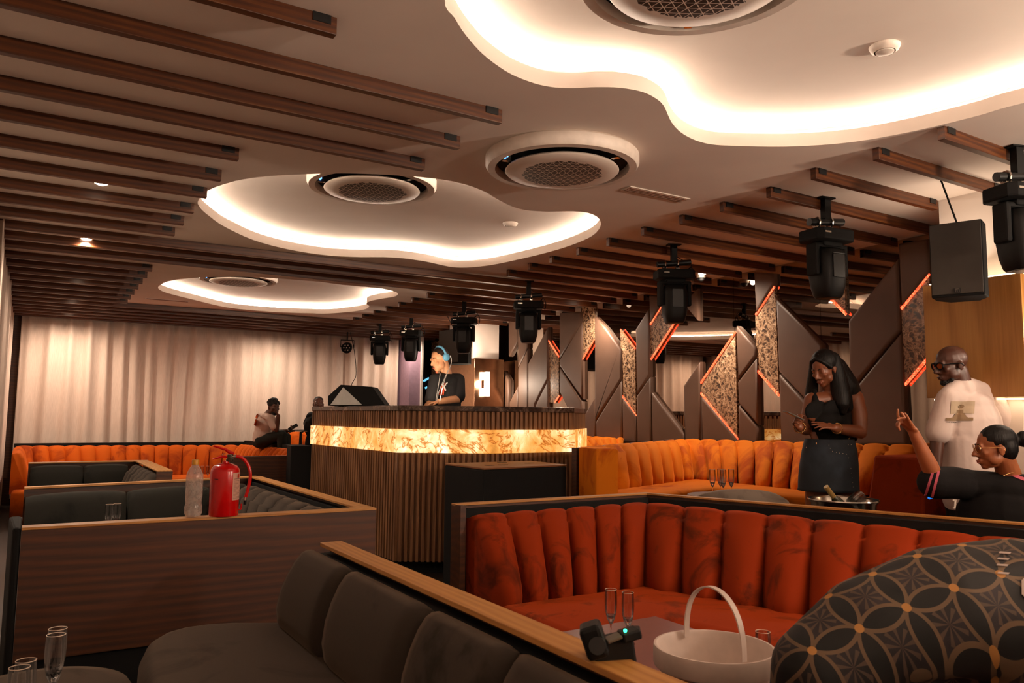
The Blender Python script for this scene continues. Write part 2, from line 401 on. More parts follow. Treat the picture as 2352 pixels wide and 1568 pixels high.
def offs(poly, d):
    A = sum(poly[i - 1].x * poly[i].y - poly[i].x * poly[i - 1].y for i in range(len(poly))); s = 1 if A > 0 else -1; out = []
    for i in range(len(poly)):
        t = poly[(i + 1) % len(poly)] - poly[i - 1]; t.normalize(); out.append(Vector((poly[i].x + s * t.y * d, poly[i].y - s * t.x * d, poly[i].z)))
    return out
def slab_with_holes(name, rect, holes, z0, z1, mat):
    cu = bpy.data.curves.new(name, 'CURVE'); cu.dimensions = '2D'; cu.fill_mode = 'BOTH'; cu.extrude = (z1 - z0) / 2
    for pl in [rect] + holes:
        sp = cu.splines.new('POLY'); sp.points.add(len(pl) - 1); sp.use_cyclic_u = True
        for i, p in enumerate(pl): sp.points[i].co = (p[0], p[1], 0, 1)
    o = bpy.data.objects.new(name, cu); COL.objects.link(o); bpy.context.view_layer.update()
    me = bpy.data.meshes.new_from_object(o.evaluated_get(bpy.context.evaluated_depsgraph_get()))
    COL.objects.unlink(o); bpy.data.objects.remove(o)
    r = bpy.data.objects.new(name, me); COL.objects.link(r); r.location = (0, 0, (z0 + z1) / 2)
    me.materials.clear(); me.materials.append(MAT[mat]); return r
cl = slab_with_holes('ceiling', [(XL - .1, YN - .1), (8.0, YN - .1), (8.0, YF + .1), (XL - .1, YF + .1)], COVES, CZ0, CZ0 + LIP, 'plaster')
cl['kind'] = 'structure'
struct('trim_3', MB().box2((XL - .1, YN - .1, CZ1), (8.0, YF + .1, CZ1 + .05)), 'plaster')
for i, c in enumerate(COVES):
    o2 = offs(c, .16)
    m = MB(); m.grid([[(p.x, p.y, CZ0 + LIP) for p in o2], [(p.x, p.y, CZ1) for p in o2]], closed_v=True)
    w_ = m.build('trim_%d' % (4 + i), 'plaster', kind='structure', smooth=True)
    md = w_.modifiers.new('thick', 'SOLIDIFY'); md.thickness = .01
    led = [Vector((p.x, p.y, CZ0 + LIP + .009)) for p in offs(c, .075)]
    s_ = MB().tube(led, .006, 6, closed=True).build('cove_light_strip', 'cove_led')
    setp(s_, 'glowing warm light strip hidden in the ' + ['largest ceiling cove nearest the camera', 'middle ceiling cove with an air vent at its edge', 'farthest and smallest ceiling cove'][i], 'light strip')

# ---------------------------------------------------------------- ceiling slats
def slat(x0, x1, Y, label, group, ends):
    c = ((x0 + x1) / 2, Y, 2.885); L = x1 - x0
    t = thing('ceiling_slat', label, 'ceiling slat', (c[0], Y, 2.85), 0, group)
    MB().box(c, (L, .04, .07)).build('beam', 'slat', t, bevel=.003)
    for e in ends:
        x = x0 + .06 if e < 0 else x1 - .06
        MB().box((x, Y, 2.902), (.07, .05, .034)).build('bracket', 'blackmetal', t)
LS = [('short', .93, [2.83]), ('mid', 1.93, [3.26, 3.704, 4.15]), ('short', .955, [4.575, 5.05, 5.51, 5.99, 6.42, 6.86])]
k = 0
slat(XL, .93, 2.38, 'dark wooden ceiling slat at top left, the one nearest the camera', 'ceiling slats on the left', [1])
for nm, x1, ys in LS:
    for Y in ys:
        slat(XL, x1, Y, 'dark wooden ceiling slat fixed at the left wall, %s from the picture top' % ORD[k], 'ceiling slats on the left', [-1, 1]); k += 1
for k, Y in enumerate([7.33, 7.76, 8.2]):
    xs = 2.75 + .15 * k
    slat(XL, wallX(Y) - .06, Y, 'long wooden slat crossing the whole ceiling between the middle and far coves, %s from the camera' % ORD[k], 'long ceiling slats between the coves', [-1, 1])
for k, Y in enumerate([8.74, 9.2, 9.66, 10.11, 10.61, 11.1, 11.53]):
    slat(XL, 1.02 + .008 * k, Y, 'short wooden slat left of the farthest cove, %s from the camera' % ORD[k], 'short slats left of the far cove', [-1, 1])
for k, Y in enumerate([8.72, 9.22, 9.69, 10.18, 10.68, 11.19, 11.64]):
    slat(4.14 + .02 * k, wallX(Y) - .06, Y, 'wooden slat right of the farthest cove, %s from the camera' % ORD[k], 'slats right of the far cove', [-1, 1])
for k, Y in enumerate([12.0, 12.4, 12.8, 13.2, 13.6, 13.95]):
    slat(XL, wallX(Y) - .06, Y, 'long wooden slat near the far curtain, %s counted towards the curtain' % ORD[k], 'long slats before the far curtain', [-1, 1])
for k, Y in enumerate([2.188, 2.564, 2.985, 3.401, 3.824, 4.243, 4.689, 5.147, 5.595, 6.041, 6.445, 6.87]):
    x0 = 3.955 + .03 * (Y - 2.2) + (.08 if k > 2 else 0)
    x1 = [5.28, 5.28, 5.28][k] if k < 3 else wallX(Y) - .06
    slat(x0, x1, Y, 'wooden slat above the right-hand booths, %s from the right picture edge' % ORD[k], 'ceiling slats on the right', [-1, 1])

# ---------------------------------------------------------------- air conditioning cassettes
def tri_grille():
    m = NT('ac_grille'); v = m.coords()
    sep = m.add('ShaderNodeSeparateXYZ'); m.link(v, sep.inputs[0])
    def M2(op, a, b=None):
        n = m.add('ShaderNodeMath', operation=op)
        for k, q in enumerate((a, b)):
            if q is None: continue
            if isinstance(q, (int, float)): n.inputs[k].default_value = q
            else: m.link(q, n.inputs[k])
        return n.outputs[0]
    S = 25.0; X, Y = sep.outputs[0], sep.outputs[1]; lines = []
    for a in (0, 60, 120):
        c_, s_ = math.cos(math.radians(a)), math.sin(math.radians(a))
        d = M2('ADD', M2('MULTIPLY', X, c_ * S), M2('MULTIPLY', Y, s_ * S))
        lines.append(M2('ABSOLUTE', M2('SUBTRACT', M2('FRACT', d), .5)))
    mn = M2('MAXIMUM', M2('MAXIMUM', lines[0], lines[1]), lines[2])     # near .5 on a rib
    hole = M2('LESS_THAN', mn, .455)
    r = M2('SQRT', M2('ADD', M2('MULTIPLY', X, X), M2('MULTIPLY', Y, Y)))
    nz = m.noise(v, 30, 1); rr = M2('ADD', r, M2('MULTIPLY', nz.outputs[0], .06))
    hole = M2('MULTIPLY', hole, M2('LESS_THAN', rr, .262))
    mx = m.add('ShaderNodeMixRGB'); m.link(hole, mx.inputs[0]); mx.inputs[1].default_value = lin('d0c2b6'); mx.inputs[2].default_value = lin('1c130b')
    m.base(mx.outputs[0]); m.set(Roughness=.5); return m.m
MAT['acgrille'] = tri_grille()
def cassette(cx, cy, zt, label, group):
    t = thing('ceiling_air_conditioner', label, 'air conditioner', (cx, cy, zt - .09), 0, group); z = zt
    MB().lathe([(.44, z), (.449, z - .01), (.449, z - .055), (.435, z - .078), (.392, z - .080), (.385, z - .06), (.385, z - .02), (.2, z - .02), (0, z - .02)], (cx, cy, 0), 64).build('housing', 'acwhite', t, smooth=True)
    MB().lathe([(.383, z - .022), (.383, z - .04), (.30, z - .03), (0, z - .03)], (cx, cy, 0), 64).build('air_slot', 'blackmatte', t, smooth=True)
    MB().lathe([(.0, z - .065), (.30, z - .07), (.325, z - .08), (.333, z - .09), (.325, z - .098), (.25, z - .106), (0, z - .112)], (cx, cy, 0), 64).build('cover_disc', 'acgrille', t, smooth=True, angle=60)
    ld = MB().sphere((cx - .362, cy + .02, z - .058), .007, seg=8); ld.build('indicator_light', emit('blue_led', (.1, .35, 1), 6), t)
    for a in range(3):
        an = .9 + a * 2.1
        MB().box((cx + .355 * math.cos(an), cy + .355 * math.sin(an), z - .06), (.045, .03, .035), an).build('support', 'steel', t)
cassette(2.587, 3.655, CZ0, 'white round air conditioner with blue light, alone on the flat ceiling between coves', 'round ceiling air conditioners')
c2 = at(855, 437, z=2.97); cassette(c2.x, c2.y, CZ1 - .01, 'white round air conditioner at the near edge of the middle cove', 'round ceiling air conditioners')
c3 = at(548, 648, z=2.97); cassette(c3.x, c3.y, CZ1 - .01, 'white round air conditioner inside the farthest cove', 'round ceiling air conditioners')
c4 = at(1605, -45, z=2.97); cassette(c4.x, c4.y, CZ1 - .01, 'white round air conditioner cut by the top picture edge in the largest cove', 'round ceiling air conditioners')
def ceiling_speaker(p, z, label):
    t = thing('ceiling_speaker', label, 'ceiling speaker', (p.x, p.y, z - .04), 0, 'small round ceiling speakers')
    MB().lathe([(.066, z), (.066, z - .004), (.058, z - .02), (.045, z - .028), (.043, z - .015), (0, z - .015)], (p.x, p.y, 0), 32).build('rim', 'acwhite', t, smooth=True)
    MB().lathe([(.040, z - .018), (.038, z - .03), (.02, z - .036), (0, z - .037)], (p.x, p.y, 0), 32).build('dome', 'acwhite', t, smooth=True)
    MB().lathe([(.0431, z - .016), (.0431, z - .0235), (.040, z - .0235)], (p.x, p.y, 0), 32).build('gap_ring', 'blackmatte', t)
ceiling_speaker(at(1172, 512, z=CZ1), CZ1, 'small white round ceiling fixture in the middle cove')
ceiling_speaker(at(2032, 106, z=CZ1), CZ1, 'small white round ceiling fixture in the largest cove')
def slot(p0, p1, w_, label):
    p0, p1 = Vector(p0), Vector(p1); c = (p0 + p1) / 2; L = (p1 - p0).length; an = math.atan2(p1.y - p0.y, p1.x - p0.x)
    t = thing('slot_diffuser', label, 'air vent', (c.x, c.y, CZ0 - .01), an)
    MB().box((c.x, c.y, CZ0 - .003), (L, w_, .008), an).build('frame', 'acwhite', t)
    for k in (-1, 0, 1):
        d = Vector((-math.sin(an), math.cos(an), 0)) * k * w_ * .27
        MB().box((c.x + d.x, c.y + d.y, CZ0 - .008), (L * .94, w_ * .12, .004), an).build('slot', plain('vent_slot', '7a5a4a', .8) if 'ventm' not in MAT else MAT['ventm'], t)
MAT['ventm'] = plain('vent_slot', '84604e', .8)
slot((3.3, 3.93, 0), (3.84, 3.93, 0), .10, 'thin pale slot vent on the ceiling right of the round air conditioner')
p = at(320, 697, z=CZ0); slot((p.x, 11.35, 0), (p.x + .55, 11.35, 0), .08, 'thin pale slot vent beside the farthest cove')

# ---------------------------------------------------------------- downlights and cctv domes
def downlight(x, y, label, watt, lens='lamp', target=None, size=95, r=.045, z=CZ0):
    t = thing('downlight', label, 'downlight', (x, y, z - .02), 0, 'recessed ceiling downlights')
    MB().lathe([(r + .012, z + .001), (r + .012, z - .006), (r, z - .01), (r * .9, z - .002)], (x, y, 0), 24).build('ring', 'acwhite', t, smooth=True)
    MB().lathe([(r * .92, z - .004), (r * .8, z - .014), (r * .4, z - .022), (0, z - .024)], (x, y, 0), 20).build('lens', lens, t)
    if watt:
        spot('downlight_beam', (x, y, z - .035), target or (x, y, 0), watt, size=165, blend=1)
DL = [(.336, 5.745, 'bright downlight between slats at left, nearest the camera', .8), (.36, 7.71, 'bright downlight over the left booths, second from the camera', .8),
      (.42, 9.9, 'dim downlight hidden between the left slats beyond the second', .35), (.45, 11.8, 'downlight between slats near the far left corner', .8), (.48, 13.4, 'last downlight before the far curtain at left', .9),
      (3.55, 13.3, 'downlight before the far curtain behind the central booth', 1.0), (5.9, 13.3, 'downlight before the dark doorway at the far end', .8),
      (6.1, 8.0, 'downlight by the mirror wall above the far orange sofa', 1.0), (5.95, 5.85, 'downlight by the mirror wall above the corner of the orange sofa', 1.0)]
for x, y, lb, f in DL:
    downlight(x, y, lb, SPOT_W * f)
spot('curtain_fill', (.9, 12.4, 2.86), (.9, 14.0, 1.0), 50, size=115, blend=1, radius=.1)  # added spots that brighten the curtain, without fixtures
spot('curtain_fill', (3.6, 12.4, 2.86), (3.6, 14.0, 1.0), 50, size=115, blend=1, radius=.1)
for (px_, py_, lb) in ((1610, 634, 'small white dome camera beside the downlight at the mirror wall'),):
    p = at(px_, py_, z=CZ0 - .02); p.x = min(p.x, wallX(p.y) - .12)
    t = thing('dome_camera', lb, 'security camera', (p.x, p.y, CZ0 - .08), 0)
    MB().lathe([(.05, CZ0), (.05, CZ0 - .03), (.044, CZ0 - .04)], (p.x, p.y, 0), 20).build('housing', 'white', t, smooth=True)
    MB().lathe([(.043, CZ0 - .035), (.036, CZ0 - .06), (.018, CZ0 - .076), (0, CZ0 - .08)], (p.x, p.y, 0), 20).build('dome', 'black', t, smooth=True)

# ================================================================ mirror wall
SEAM = [2200, 1888, 1688, 1510, 1425, 1325, 1213, 1160, 1120]
YS = [on_wall(x, 850).y for x in SEAM]; YS[0] = 2.95
for i in range(len(YS) - 1):
    a, b = YS[i] + .002, YS[i + 1] - .002
    m = MB().prism([(wallX(a) + .0, a), (wallX(b) + .0, b), (wallX(b) + .02, b), (wallX(a) + .02, a)], .5, 2.92)
    setp(m.build('wall_mirror', 'mirror'), 'tall bronze mirror sheet behind the padded panels, %s from the right column' % ORD[i], 'mirror', 'mirror sheets of the right wall')
MB_last = YS[-1]
m = MB().prism([(wallX(MB_last) + 0, MB_last), (wallX(13.6), 13.6), (wallX(13.6) + .02, 13.6), (wallX(MB_last) + .02, MB_last)], .5, 2.92)
setp(m.build('wall_mirror', 'mirror'), 'bronze mirror sheet beyond the far pillar', 'mirror', 'mirror sheets of the right wall')
def ca(u, v): return (1120 + u / 4.356, 660 + v / 4.356)
def cb(u, v): return (1600 + u / 3.2667, 540 + v / 3.2667)
def padded(poly, label, depth=.055):
    pts = [on_wall(x, y, depth) for x, y in poly]; c = sum(pts, Vector()) / len(pts); nrm = Vector((-1, .05, 0)).normalized()
    # rounded pad: outer rim at the wall, then shrinking loops that rise to the full depth
    def loop(shr, off):
        out = []
        n = len(pts)
        for i in range(n):
            p, a, b = pts[i], pts[i - 1], pts[(i + 1) % n]
            d1 = (a - p).normalized(); d2 = (b - p).normalized(); bi = d1 + d2
            s_ = max(.35, math.sqrt(max(1e-6, (1 - d1.dot(d2)) / 2))); bi = bi.normalized() if bi.length > 1e-4 else Vector((0, 0, 0))
            if (c - p).dot(bi) < 0: bi = -bi
            out.append(p + bi * min(shr / s_, .06) + nrm * off)
        return out
    m = MB(); m.grid([loop(0, -depth), loop(0.0, -.022), loop(.006, -.008), loop(.020, -.001), loop(.028, 0), loop(.034, 0)], closed_v=True)
    bm = m.b; bm.verts.ensure_lookup_table(); n = len(pts); m.b.faces.new([bm.verts[len(bm.verts) - n + i] for i in range(n)])
    o = m.build('padded_wall_panel', 'leather', smooth=True, angle=60); setp(o, label, 'wall panel', 'padded brown panels of the mirror wall')
def marble_strip(poly, label):
    pts = [on_wall(x, y, .03) for x, y in poly]
    o = MB().slabpoly(pts, (.029, -.0015, 0)).build('marble_panel', 'marble'); setp(o, label, 'marble panel', 'brown marble strips of the mirror wall')
def ledstrip(a, b, label, n=0):
    p, q = on_wall(*a, .038), on_wall(*b, .038); t = (q - p).normalized(); s_ = t.cross(Vector((1, 0, 0))).normalized() * .011
    o = MB().slabpoly([p - s_, p + s_, q + s_, q - s_], (.009, 0, 0)).build('light_strip', 'led'); setp(o, label, 'light strip', 'glowing red strips of the mirror wall')
FARS = 'far end of the mirror wall, '
PADS = [
 (ca, [(150, 830), (205, 925), (205, 1300), (150, 1300)], 'narrow brown padded panel directly right of the far pillar'),
 (ca, [(205, 330), (295, 340), (295, 540), (207, 690)], 'brown padded panel high beside the far pillar'),
 (ca, [(299, 350), (397, 350), (397, 600), (301, 800)], 'upper half of the dark brown padded column left of the slanted panel'),
 (ca, [(397, 612), (397, 1300), (299, 1300), (301, 812)], 'lower half of the dark brown padded column near the far pillar'),
 (ca, [(215, 1150), (298, 985), (298, 1300), (215, 1300)], 'small slanted padded panel low beside the far pillar'),
 (ca, [(598, 395), (600, 915), (470, 1165), (470, 1300), (400, 1300), (400, 765)], 'large brown padded panel with slanted top left of the farthest marble strip'),
 (ca, [(600, 925), (600, 1300), (478, 1300), (478, 1175)], 'brown padded wedge left of the farthest marble strip'),
 (ca, [(715, 255), (935, 240), (935, 345), (715, 715)], 'upper padded panel of the arrow shape beside the second marble strip'),
 (ca, [(935, 358), (945, 1120), (716, 782), (716, 728)], 'arrow shaped padded panel pointing left beside the farthest marble strip'),
 (ca, [(715, 795), (940, 1138), (945, 1400), (840, 1300), (715, 1040)], 'slanting padded band below the arrow shaped panel'),
 (ca, [(1070, 1098), (1075, 1560), (965, 1560), (965, 1270)], 'small padded panel with slanted top above the booth corner'),
 (ca, [(1066, 290), (1170, 400), (1327, 615), (1335, 915), (1080, 1325), (1070, 1325)], 'large padded panel between the two marble strips right of the booth'),
 (ca, [(1335, 928), (1340, 1560), (1082, 1560), (1080, 1340)], 'padded wedge under the large panel right of the booth'),
 (ca, [(1343, 1100), (1480, 1293), (1485, 1560), (1347, 1560)], 'padded panel under the third marble strip'),
 (ca, [(1605, 210), (1620, 880), (1489, 1070), (1475, 420)], 'tall padded panel with slanted ends left of the moving head lamp'),
 (ca, [(1622, 893), (1635, 1560), (1490, 1560), (1488, 1085)], 'padded panel with slanted top below the tall one'),
 (ca, [(1610, 80), (1740, 85), (1740, 165), (1620, 352)], 'padded panel above the fourth marble strip'),
 (ca, [(1955, 165), (2090, 10), (2092, 330)], 'triangular padded panel pointing left at the ceiling'),
 (ca, [(1637, 1045), (1960, 1475), (1960, 1560), (1640, 1560)], 'large padded triangle rising to the left behind the orange sofa'),
 (ca, [(2115, 742), (2124, 1560), (1967, 1560), (1955, 985)], 'padded panel with slanted top left of the chevron marble'),
 (cb, [(31, 1205), (298, 1530), (298, 1580), (37, 1580)], 'padded triangle under the chevron marble'),
 (cb, [(292, 680), (438, 835), (443, 905), (304, 1085)], 'padded arrow panel right of the chevron marble'),
 (cb, [(446, 920), (456, 1425), (313, 1262), (305, 1100)], 'padded panel pointing down right of the chevron marble'),
 (cb, [(312, 1275), (458, 1445), (458, 1580), (312, 1580)], 'low padded wedge right of the chevron marble'),
 (cb, [(425, 275), (577, 285), (580, 365), (440, 583)], 'short padded panel under the ceiling above the fifth marble strip'),
 (cb, [(592, 475), (940, 820), (945, 1345), (800, 1222), (612, 1020)], 'very large padded panel left of the woman with long hair'),
 (cb, [(614, 1038), (800, 1238), (945, 1362), (960, 1580), (628, 1580)], 'padded panel low behind the woman with long hair'),
 (cb, [(1503, 175), (1528, 712), (1210, 1095), (1147, 1150), (1134, 642)], 'very large padded parallelogram behind the woman with long hair'),
 (cb, [(1530, 728), (1575, 1580), (1142, 1580), (1150, 1172), (1215, 1110)], 'padded panel with slanted top right of the woman'),
 (cb, [(1507, 62), (1735, 25), (1743, 275), (1532, 532)], 'padded panel under the ceiling above the nearest marble strip'),
 (cb, [(1750, 290), (1838, 290), (1840, 555), (1768, 640)], 'narrow padded panel behind the hanging loudspeaker'),
]
for f, poly, lb in PADS: padded([f(*q) for q in poly], lb)
MARB = [
 (ca, [(600, 520), (711, 690), (712, 1078), (668, 1150), (604, 1150)], 'brown marble strip farthest down the mirror wall'),
 (ca, [(941, 150), (1060, 150), (1065, 518), (945, 718)], 'brown marble strip hanging from the ceiling, second from the far end'),
 (ca, [(1329, 422), (1475, 614), (1483, 1276), (1341, 1083)], 'tall brown marble strip between two red lights, third from the far end'),
 (ca, [(1622, 372), (1744, 175), (1910, 100), (1912, 283), (1632, 716)], 'brown marble piece slanted both ends behind the moving head lamp'),
 (cb, [(290, 727), (306, 1528), (30, 1183), (28, 1110)], 'chevron shaped brown marble piece pointing left'),
 (cb, [(582, 387), (590, 460), (617, 1198), (455, 1015), (440, 600)], 'tall brown marble strip between two red lights left of the woman'),
 (cb, [(925, 130), (1100, 165), (1119, 590), (927, 400)], 'short brown marble strip under the ceiling behind a lamp'),
 (cb, [(1745, 302), (1776, 868), (1562, 1118), (1534, 558)], 'brown marble strip nearest the right column'),
]
for f, poly, lb in MARB: marble_strip([f(*q) for q in poly], lb)
LEDS = [(ca, (597, 518), (711, 692), 'red light strip on top of the farthest marble strip'), (ca, (713, 1083), (668, 1152), 'short red light strip just above the booth counter'),
 (ca, (1065, 517), (945, 722), 'red light strip under the marble hanging above the booth'), (ca, (1327, 420), (1475, 613), 'red light strip on top of the third marble strip'),
 (ca, (1341, 1082), (1485, 1288), 'red light strip under the third marble strip'), (ca, (1743, 175), (1624, 370), 'short red light strip left of the moving head lamp'),
 (ca, (1911, 284), (1631, 720), 'long red light strip below the moving head lamp'), (cb, (290, 725), (28, 1110), 'red light strip on the upper edge of the chevron marble'),
 (cb, (28, 1183), (308, 1532), 'long red light strip reaching down to the orange sofa'), (cb, (582, 382), (440, 598), 'red light strip on top of the fifth marble strip'),
 (cb, (455, 1017), (618, 1205), 'red light strip under the marble left of the woman'), (cb, (927, 400), (1121, 596), 'red light strip under the short ceiling marble'),
 (cb, (1744, 288), (1533, 552), 'red light strip on top of the marble nearest the column'), (cb, (1777, 872), (1561, 1123), 'red light strip by the man with sunglasses')]
for f, a, b, lb in LEDS: ledstrip(f(*a), f(*b), lb)
# panels of the same wall beyond the far pillar
p = on_wall(1003, 850); 
for (xa, xb, lb) in ((1010, 1050, 'brown padded panel beyond the far pillar behind the performer'),):
    padded([(xa, 780), (xb, 775), (xb, 960), (xa, 960)], lb)
marble_strip([(991, 785), (1009, 783), (1009, 950), (991, 950)], 'narrow brown marble strip beside the dark doorway')
ledstrip((1001, 853), (1008, 864), 'tiny red light strip behind the performer\'s chin')
ledstrip((992, 892), (999, 905), 'tiny red light strip behind the performer\'s chest')

# ---------------------------------------------------------------- far end: mauve pier and dark doorway
struct('trim_7', MB().box2((6.08, 13.5, 0), (6.30, 14.2, 2.92)), 'purple')
struct('trim_8', MB().box2((6.30, 13.46, 0), (6.34, 14.2, 2.92)), 'white')
struct('doorway_dark_sheet', MB().box2((6.34, 13.9, 0), (6.75, 13.98, 2.85)), 'blackmatte')  # black sheet standing in for the unlit doorway opening
bl = emit('blue_screen_glow', (.15, .55, .8), 1.2)
for a, b, lb in (((973, 875), (985, 868), 'small slanted blue light behind the dark doorway'), ((977, 891), (981, 889), 'tiny blue light low in the dark doorway')):
    q, r = at(*a, Y=13.88), at(*b, Y=13.88)
    setp(MB().cyl(q, r, .02, 8).build('blue_light', bl), lb, 'light')

# ---------------------------------------------------------------- pillars
def pillar_far():
    x0, x1, ya, yb = at(1086, 780, Y=10.75).x, at(1146, 780, Y=10.75).x, 10.75, 11.5
    struct('trim_9', MB().box2((x0, ya, 2.30), (x1, yb + .05, 2.92)), 'plaster')
    o = MB().box2((x0 + .01, ya - .05, .3), (x1 + .07, yb, 2.30)).build('pillar_cladding', 'copper', bevel=.004); setp(o, 'shiny bronze cladding round the far pillar behind the booth', 'pillar cladding')
    p = at(1113, 882, Y=ya - .05)
    t = thing('wall_lamp', 'glowing tube wall lamp on the shiny bronze pillar', 'wall lamp', (p.x, p.y - .08, p.z - .2), 0, 'wall lamps on the pillars')
    MB().box((p.x, p.y - .02, p.z), (.07, .04, .12)).build('bracket', 'copper', t)
    MB().cyl((p.x, p.y - .08, p.z - .19), (p.x, p.y - .08, p.z + .19), .04, 20).build('lamp_tube', 'lamp', t, smooth=True)
    point('wall_lamp_glow', (p.x, p.y - .18, p.z), 25)
    # loudspeaker beside it
pillar_far()
def pillar_near():
    struct('trim_10', MB().box2((5.30, 2.50, 0), (5.95, 2.97, 2.92)), 'plaster')
    t = thing('pillar_cladding', 'large honey coloured wood box round the right pillar behind the man', 'pillar cladding', (5.5, 2.7, 1.55))
    MB().box2((5.15, 2.40, 1.55), (6.0, 3.02, 2.31)).build('wood_box', 'panelwood', t, bevel=.003)
    p = Vector((5.45, 2.37, 1.95))
    w_ = thing('wall_lamp', 'glowing wall lamp at the right picture edge on the wooden pillar', 'wall lamp', (5.45, 2.35, 1.8), 0, 'wall lamps on the pillars')
    MB().box((5.30, 2.385, 1.9), (.06, .03, .1)).build('bracket', 'copper', w_)
    MB().cyl((5.30, 2.33, 1.78), (5.30, 2.33, 2.02), .03, 20).build('lamp_tube', 'lamp', w_, smooth=True)
    point('wall_lamp_glow', (5.28, 2.22, 1.9), 9)
    for z, s_ in ((2.318, 1), (1.542, -1)):
        q = MB(); q.box2((5.18, 2.43, z), (5.28, 2.99, z + .006 * s_)); q.box2((5.28, 2.43, z), (5.9, 2.48, z + .006 * s_))
        q.build('light_strip', 'lampdim', t)
pillar_near()

# ---------------------------------------------------------------- curtains
def curtain(path, z0, z1, label, amp=.045, wl=.24, n=None, flare=0):
    pts = smooth_open([Vector((*p, 0)) for p in path], 30); L = [0]
    for a, b in zip(pts, pts[1:]): L.append(L[-1] + (b - a).length)
    tot = L[-1]; N = int(tot / .018); rows = []; rnd = random.Random(int(tot * 100)); ph = [rnd.uniform(0, 6) for _ in range(6)]
    def f(s, zz):
        k = .35 + .65 * (1 - zz)
        v = math.sin(2 * PI * s / wl + 1.4 * math.sin(s * 2.1 + ph[0]) + ph[1]) + .55 * math.sin(2 * PI * s / (wl * 2.3) + ph[2] + .8 * math.sin(s * 1.3)) + .3 * math.sin(2 * PI * s / (wl * .55) + ph[3]) * zz
        return amp * (v * (.6 + .25 * math.sin(s * 1.7 + ph[4])))
    zs = [0, .02, .1, .25, .45, .65, .85, 1]
    j = 0; base = []
    for i in range(N + 1):
        s = tot * i / N
        while j < len(L) - 2 and L[j + 1] < s: j += 1
        t = (s - L[j]) / max(1e-6, L[j + 1] - L[j]); p = pts[j].lerp(pts[j + 1], t); d = (pts[j + 1] - pts[j]).normalized(); base.append((s, p, Vector((-d.y, d.x, 0))))
    for zz in zs:
        rows.append([Vector((p.x, p.y, z0 + (z1 - z0) * zz)) + nn * (f(s + .02 * math.sin(zz * 3 + s * 3), zz) * (1 + .3 * (1 - zz))) for s, p, nn in base])
    o = MB().grid(rows).build('curtain', 'curtain', smooth='full'); setp(o, label, 'curtain', 'floor-length beige curtains')
    md = o.modifiers.new('thick', 'SOLIDIFY'); md.thickness = .004
    return o
curtain([(-.14, 14.03), (.8, 14.03), (2.0, 14.03), (3.31, 14.03)], .1, 2.90, 'wide beige pleated curtain on the far wall behind the left booths')
curtain([(3.30, 14.05), (4.4, 14.03), (6.04, 14.0)], .1, 2.90, 'beige pleated curtain on the far wall behind the seated man and booth')
curtain([(-.27, 7.2), (-.27, 8.5), (-.27, 10.5), (-.27, 13.9)], .03, 2.90, 'beige pleated curtain along the left wall, seen nearly edge on', amp=.035)
# ================================================================ furniture builders
def V2(p): return Vector((p[0], p[1]))
def channel_mesh(legs, groove=.3, top_r=.06, per=10):
    """legs: (W0, W1, T0, T1, B0, B1, zT0, zT1, zB0, zB1, n): wall, top front and bottom front lines of a padded back with n upright channels"""
    m = MB(); rows = []
    for (W0, W1, T0, T1, B0, B1, zt0, zt1, zb0, zb1, n) in legs:
        W0, W1, T0, T1, B0, B1 = map(V2, (W0, W1, T0, T1, B0, B1)); N = n * per
        for i in range(N + 1):
            t = i / N; u = (t * n) % 1.0; b = abs(math.sin(PI * u)) ** .45 if 0 < i < N else 0.0
            W_, T_, B_ = W0.lerp(W1, t), T0.lerp(T1, t), B0.lerp(B1, t); zt = zt0 + (zt1 - zt0) * t; zb = zb0 + (zb1 - zb0) * t
            g = groove * (1 - b)
            def q(F, k): return W_ + (F - W_) * (k - g * k)
            h = zt - zb; sag = .022 * (1 - b)
            sec = [(W_, zb - .04), (q(B_, .98), zb - .04), (q(B_, 1.0), zb + .03 * h), (q(B_.lerp(T_, .12), 1.05), zb + .15 * h), (q(B_.lerp(T_, .5), 1.07), zb + .5 * h),
                   (q(B_.lerp(T_, .85), 1.06), zb + .82 * h), (q(T_, 1.0), zt - top_r * .8 - sag), (q(T_, .82), zt - top_r * .25 - sag), (q(T_, .55), zt - sag), (q(T_, .25), zt - .008 - sag), (W_, zt - .03)]
            rows.append([(p.x, p.y, z) for p, z in sec])
    m.grid(rows); bm = m.b; bm.verts.ensure_lookup_table(); k = len(rows[0]); n = len(bm.verts)
    bm.faces.new([bm.verts[i] for i in range(k)]); bm.faces.new([bm.verts[n - k + i] for i in range(k)][::-1])
    return m
def soft_prism(poly, z0, z1, r=.05, n=4):
    """upholstered seat: an outline with a rounded upper edge"""
    P_ = [Vector((p[0], p[1], 0)) for p in poly]
    loops = [(0, z0), (0, z1 - r)] + [(r * (1 - math.cos(a)), z1 - r + r * math.sin(a)) for a in [PI / 2 * k / n for k in range(1, n + 1)]]
    A = sum(P_[i - 1].x * P_[i].y - P_[i].x * P_[i - 1].y for i in range(len(P_))); s = -1 if A > 0 else 1
    def inset(d):
        out = []
        for i in range(len(P_)):
            d1 = (P_[i] - P_[i - 1]).normalized(); d2 = (P_[(i + 1) % len(P_)] - P_[i]).normalized()
            n1 = Vector((d1.y, -d1.x, 0)) * s; n2 = Vector((d2.y, -d2.x, 0)) * s; b = n1 + n2
            b = b / max(.6, b.length_squared / 2) if b.length > .1 else n1
            out.append(P_[i] + b * d)
        return out
    m = MB(); m.grid([[(p.x, p.y, z) for p in inset(d)] for d, z in loops], closed_v=True)
    bm = m.b; bm.verts.ensure_lookup_table(); k = len(P_); bm.faces.new([bm.verts[i] for i in range(k)][::-1]); nn = len(bm.verts); bm.faces.new([bm.verts[nn - k + i] for i in range(k)])
    return m
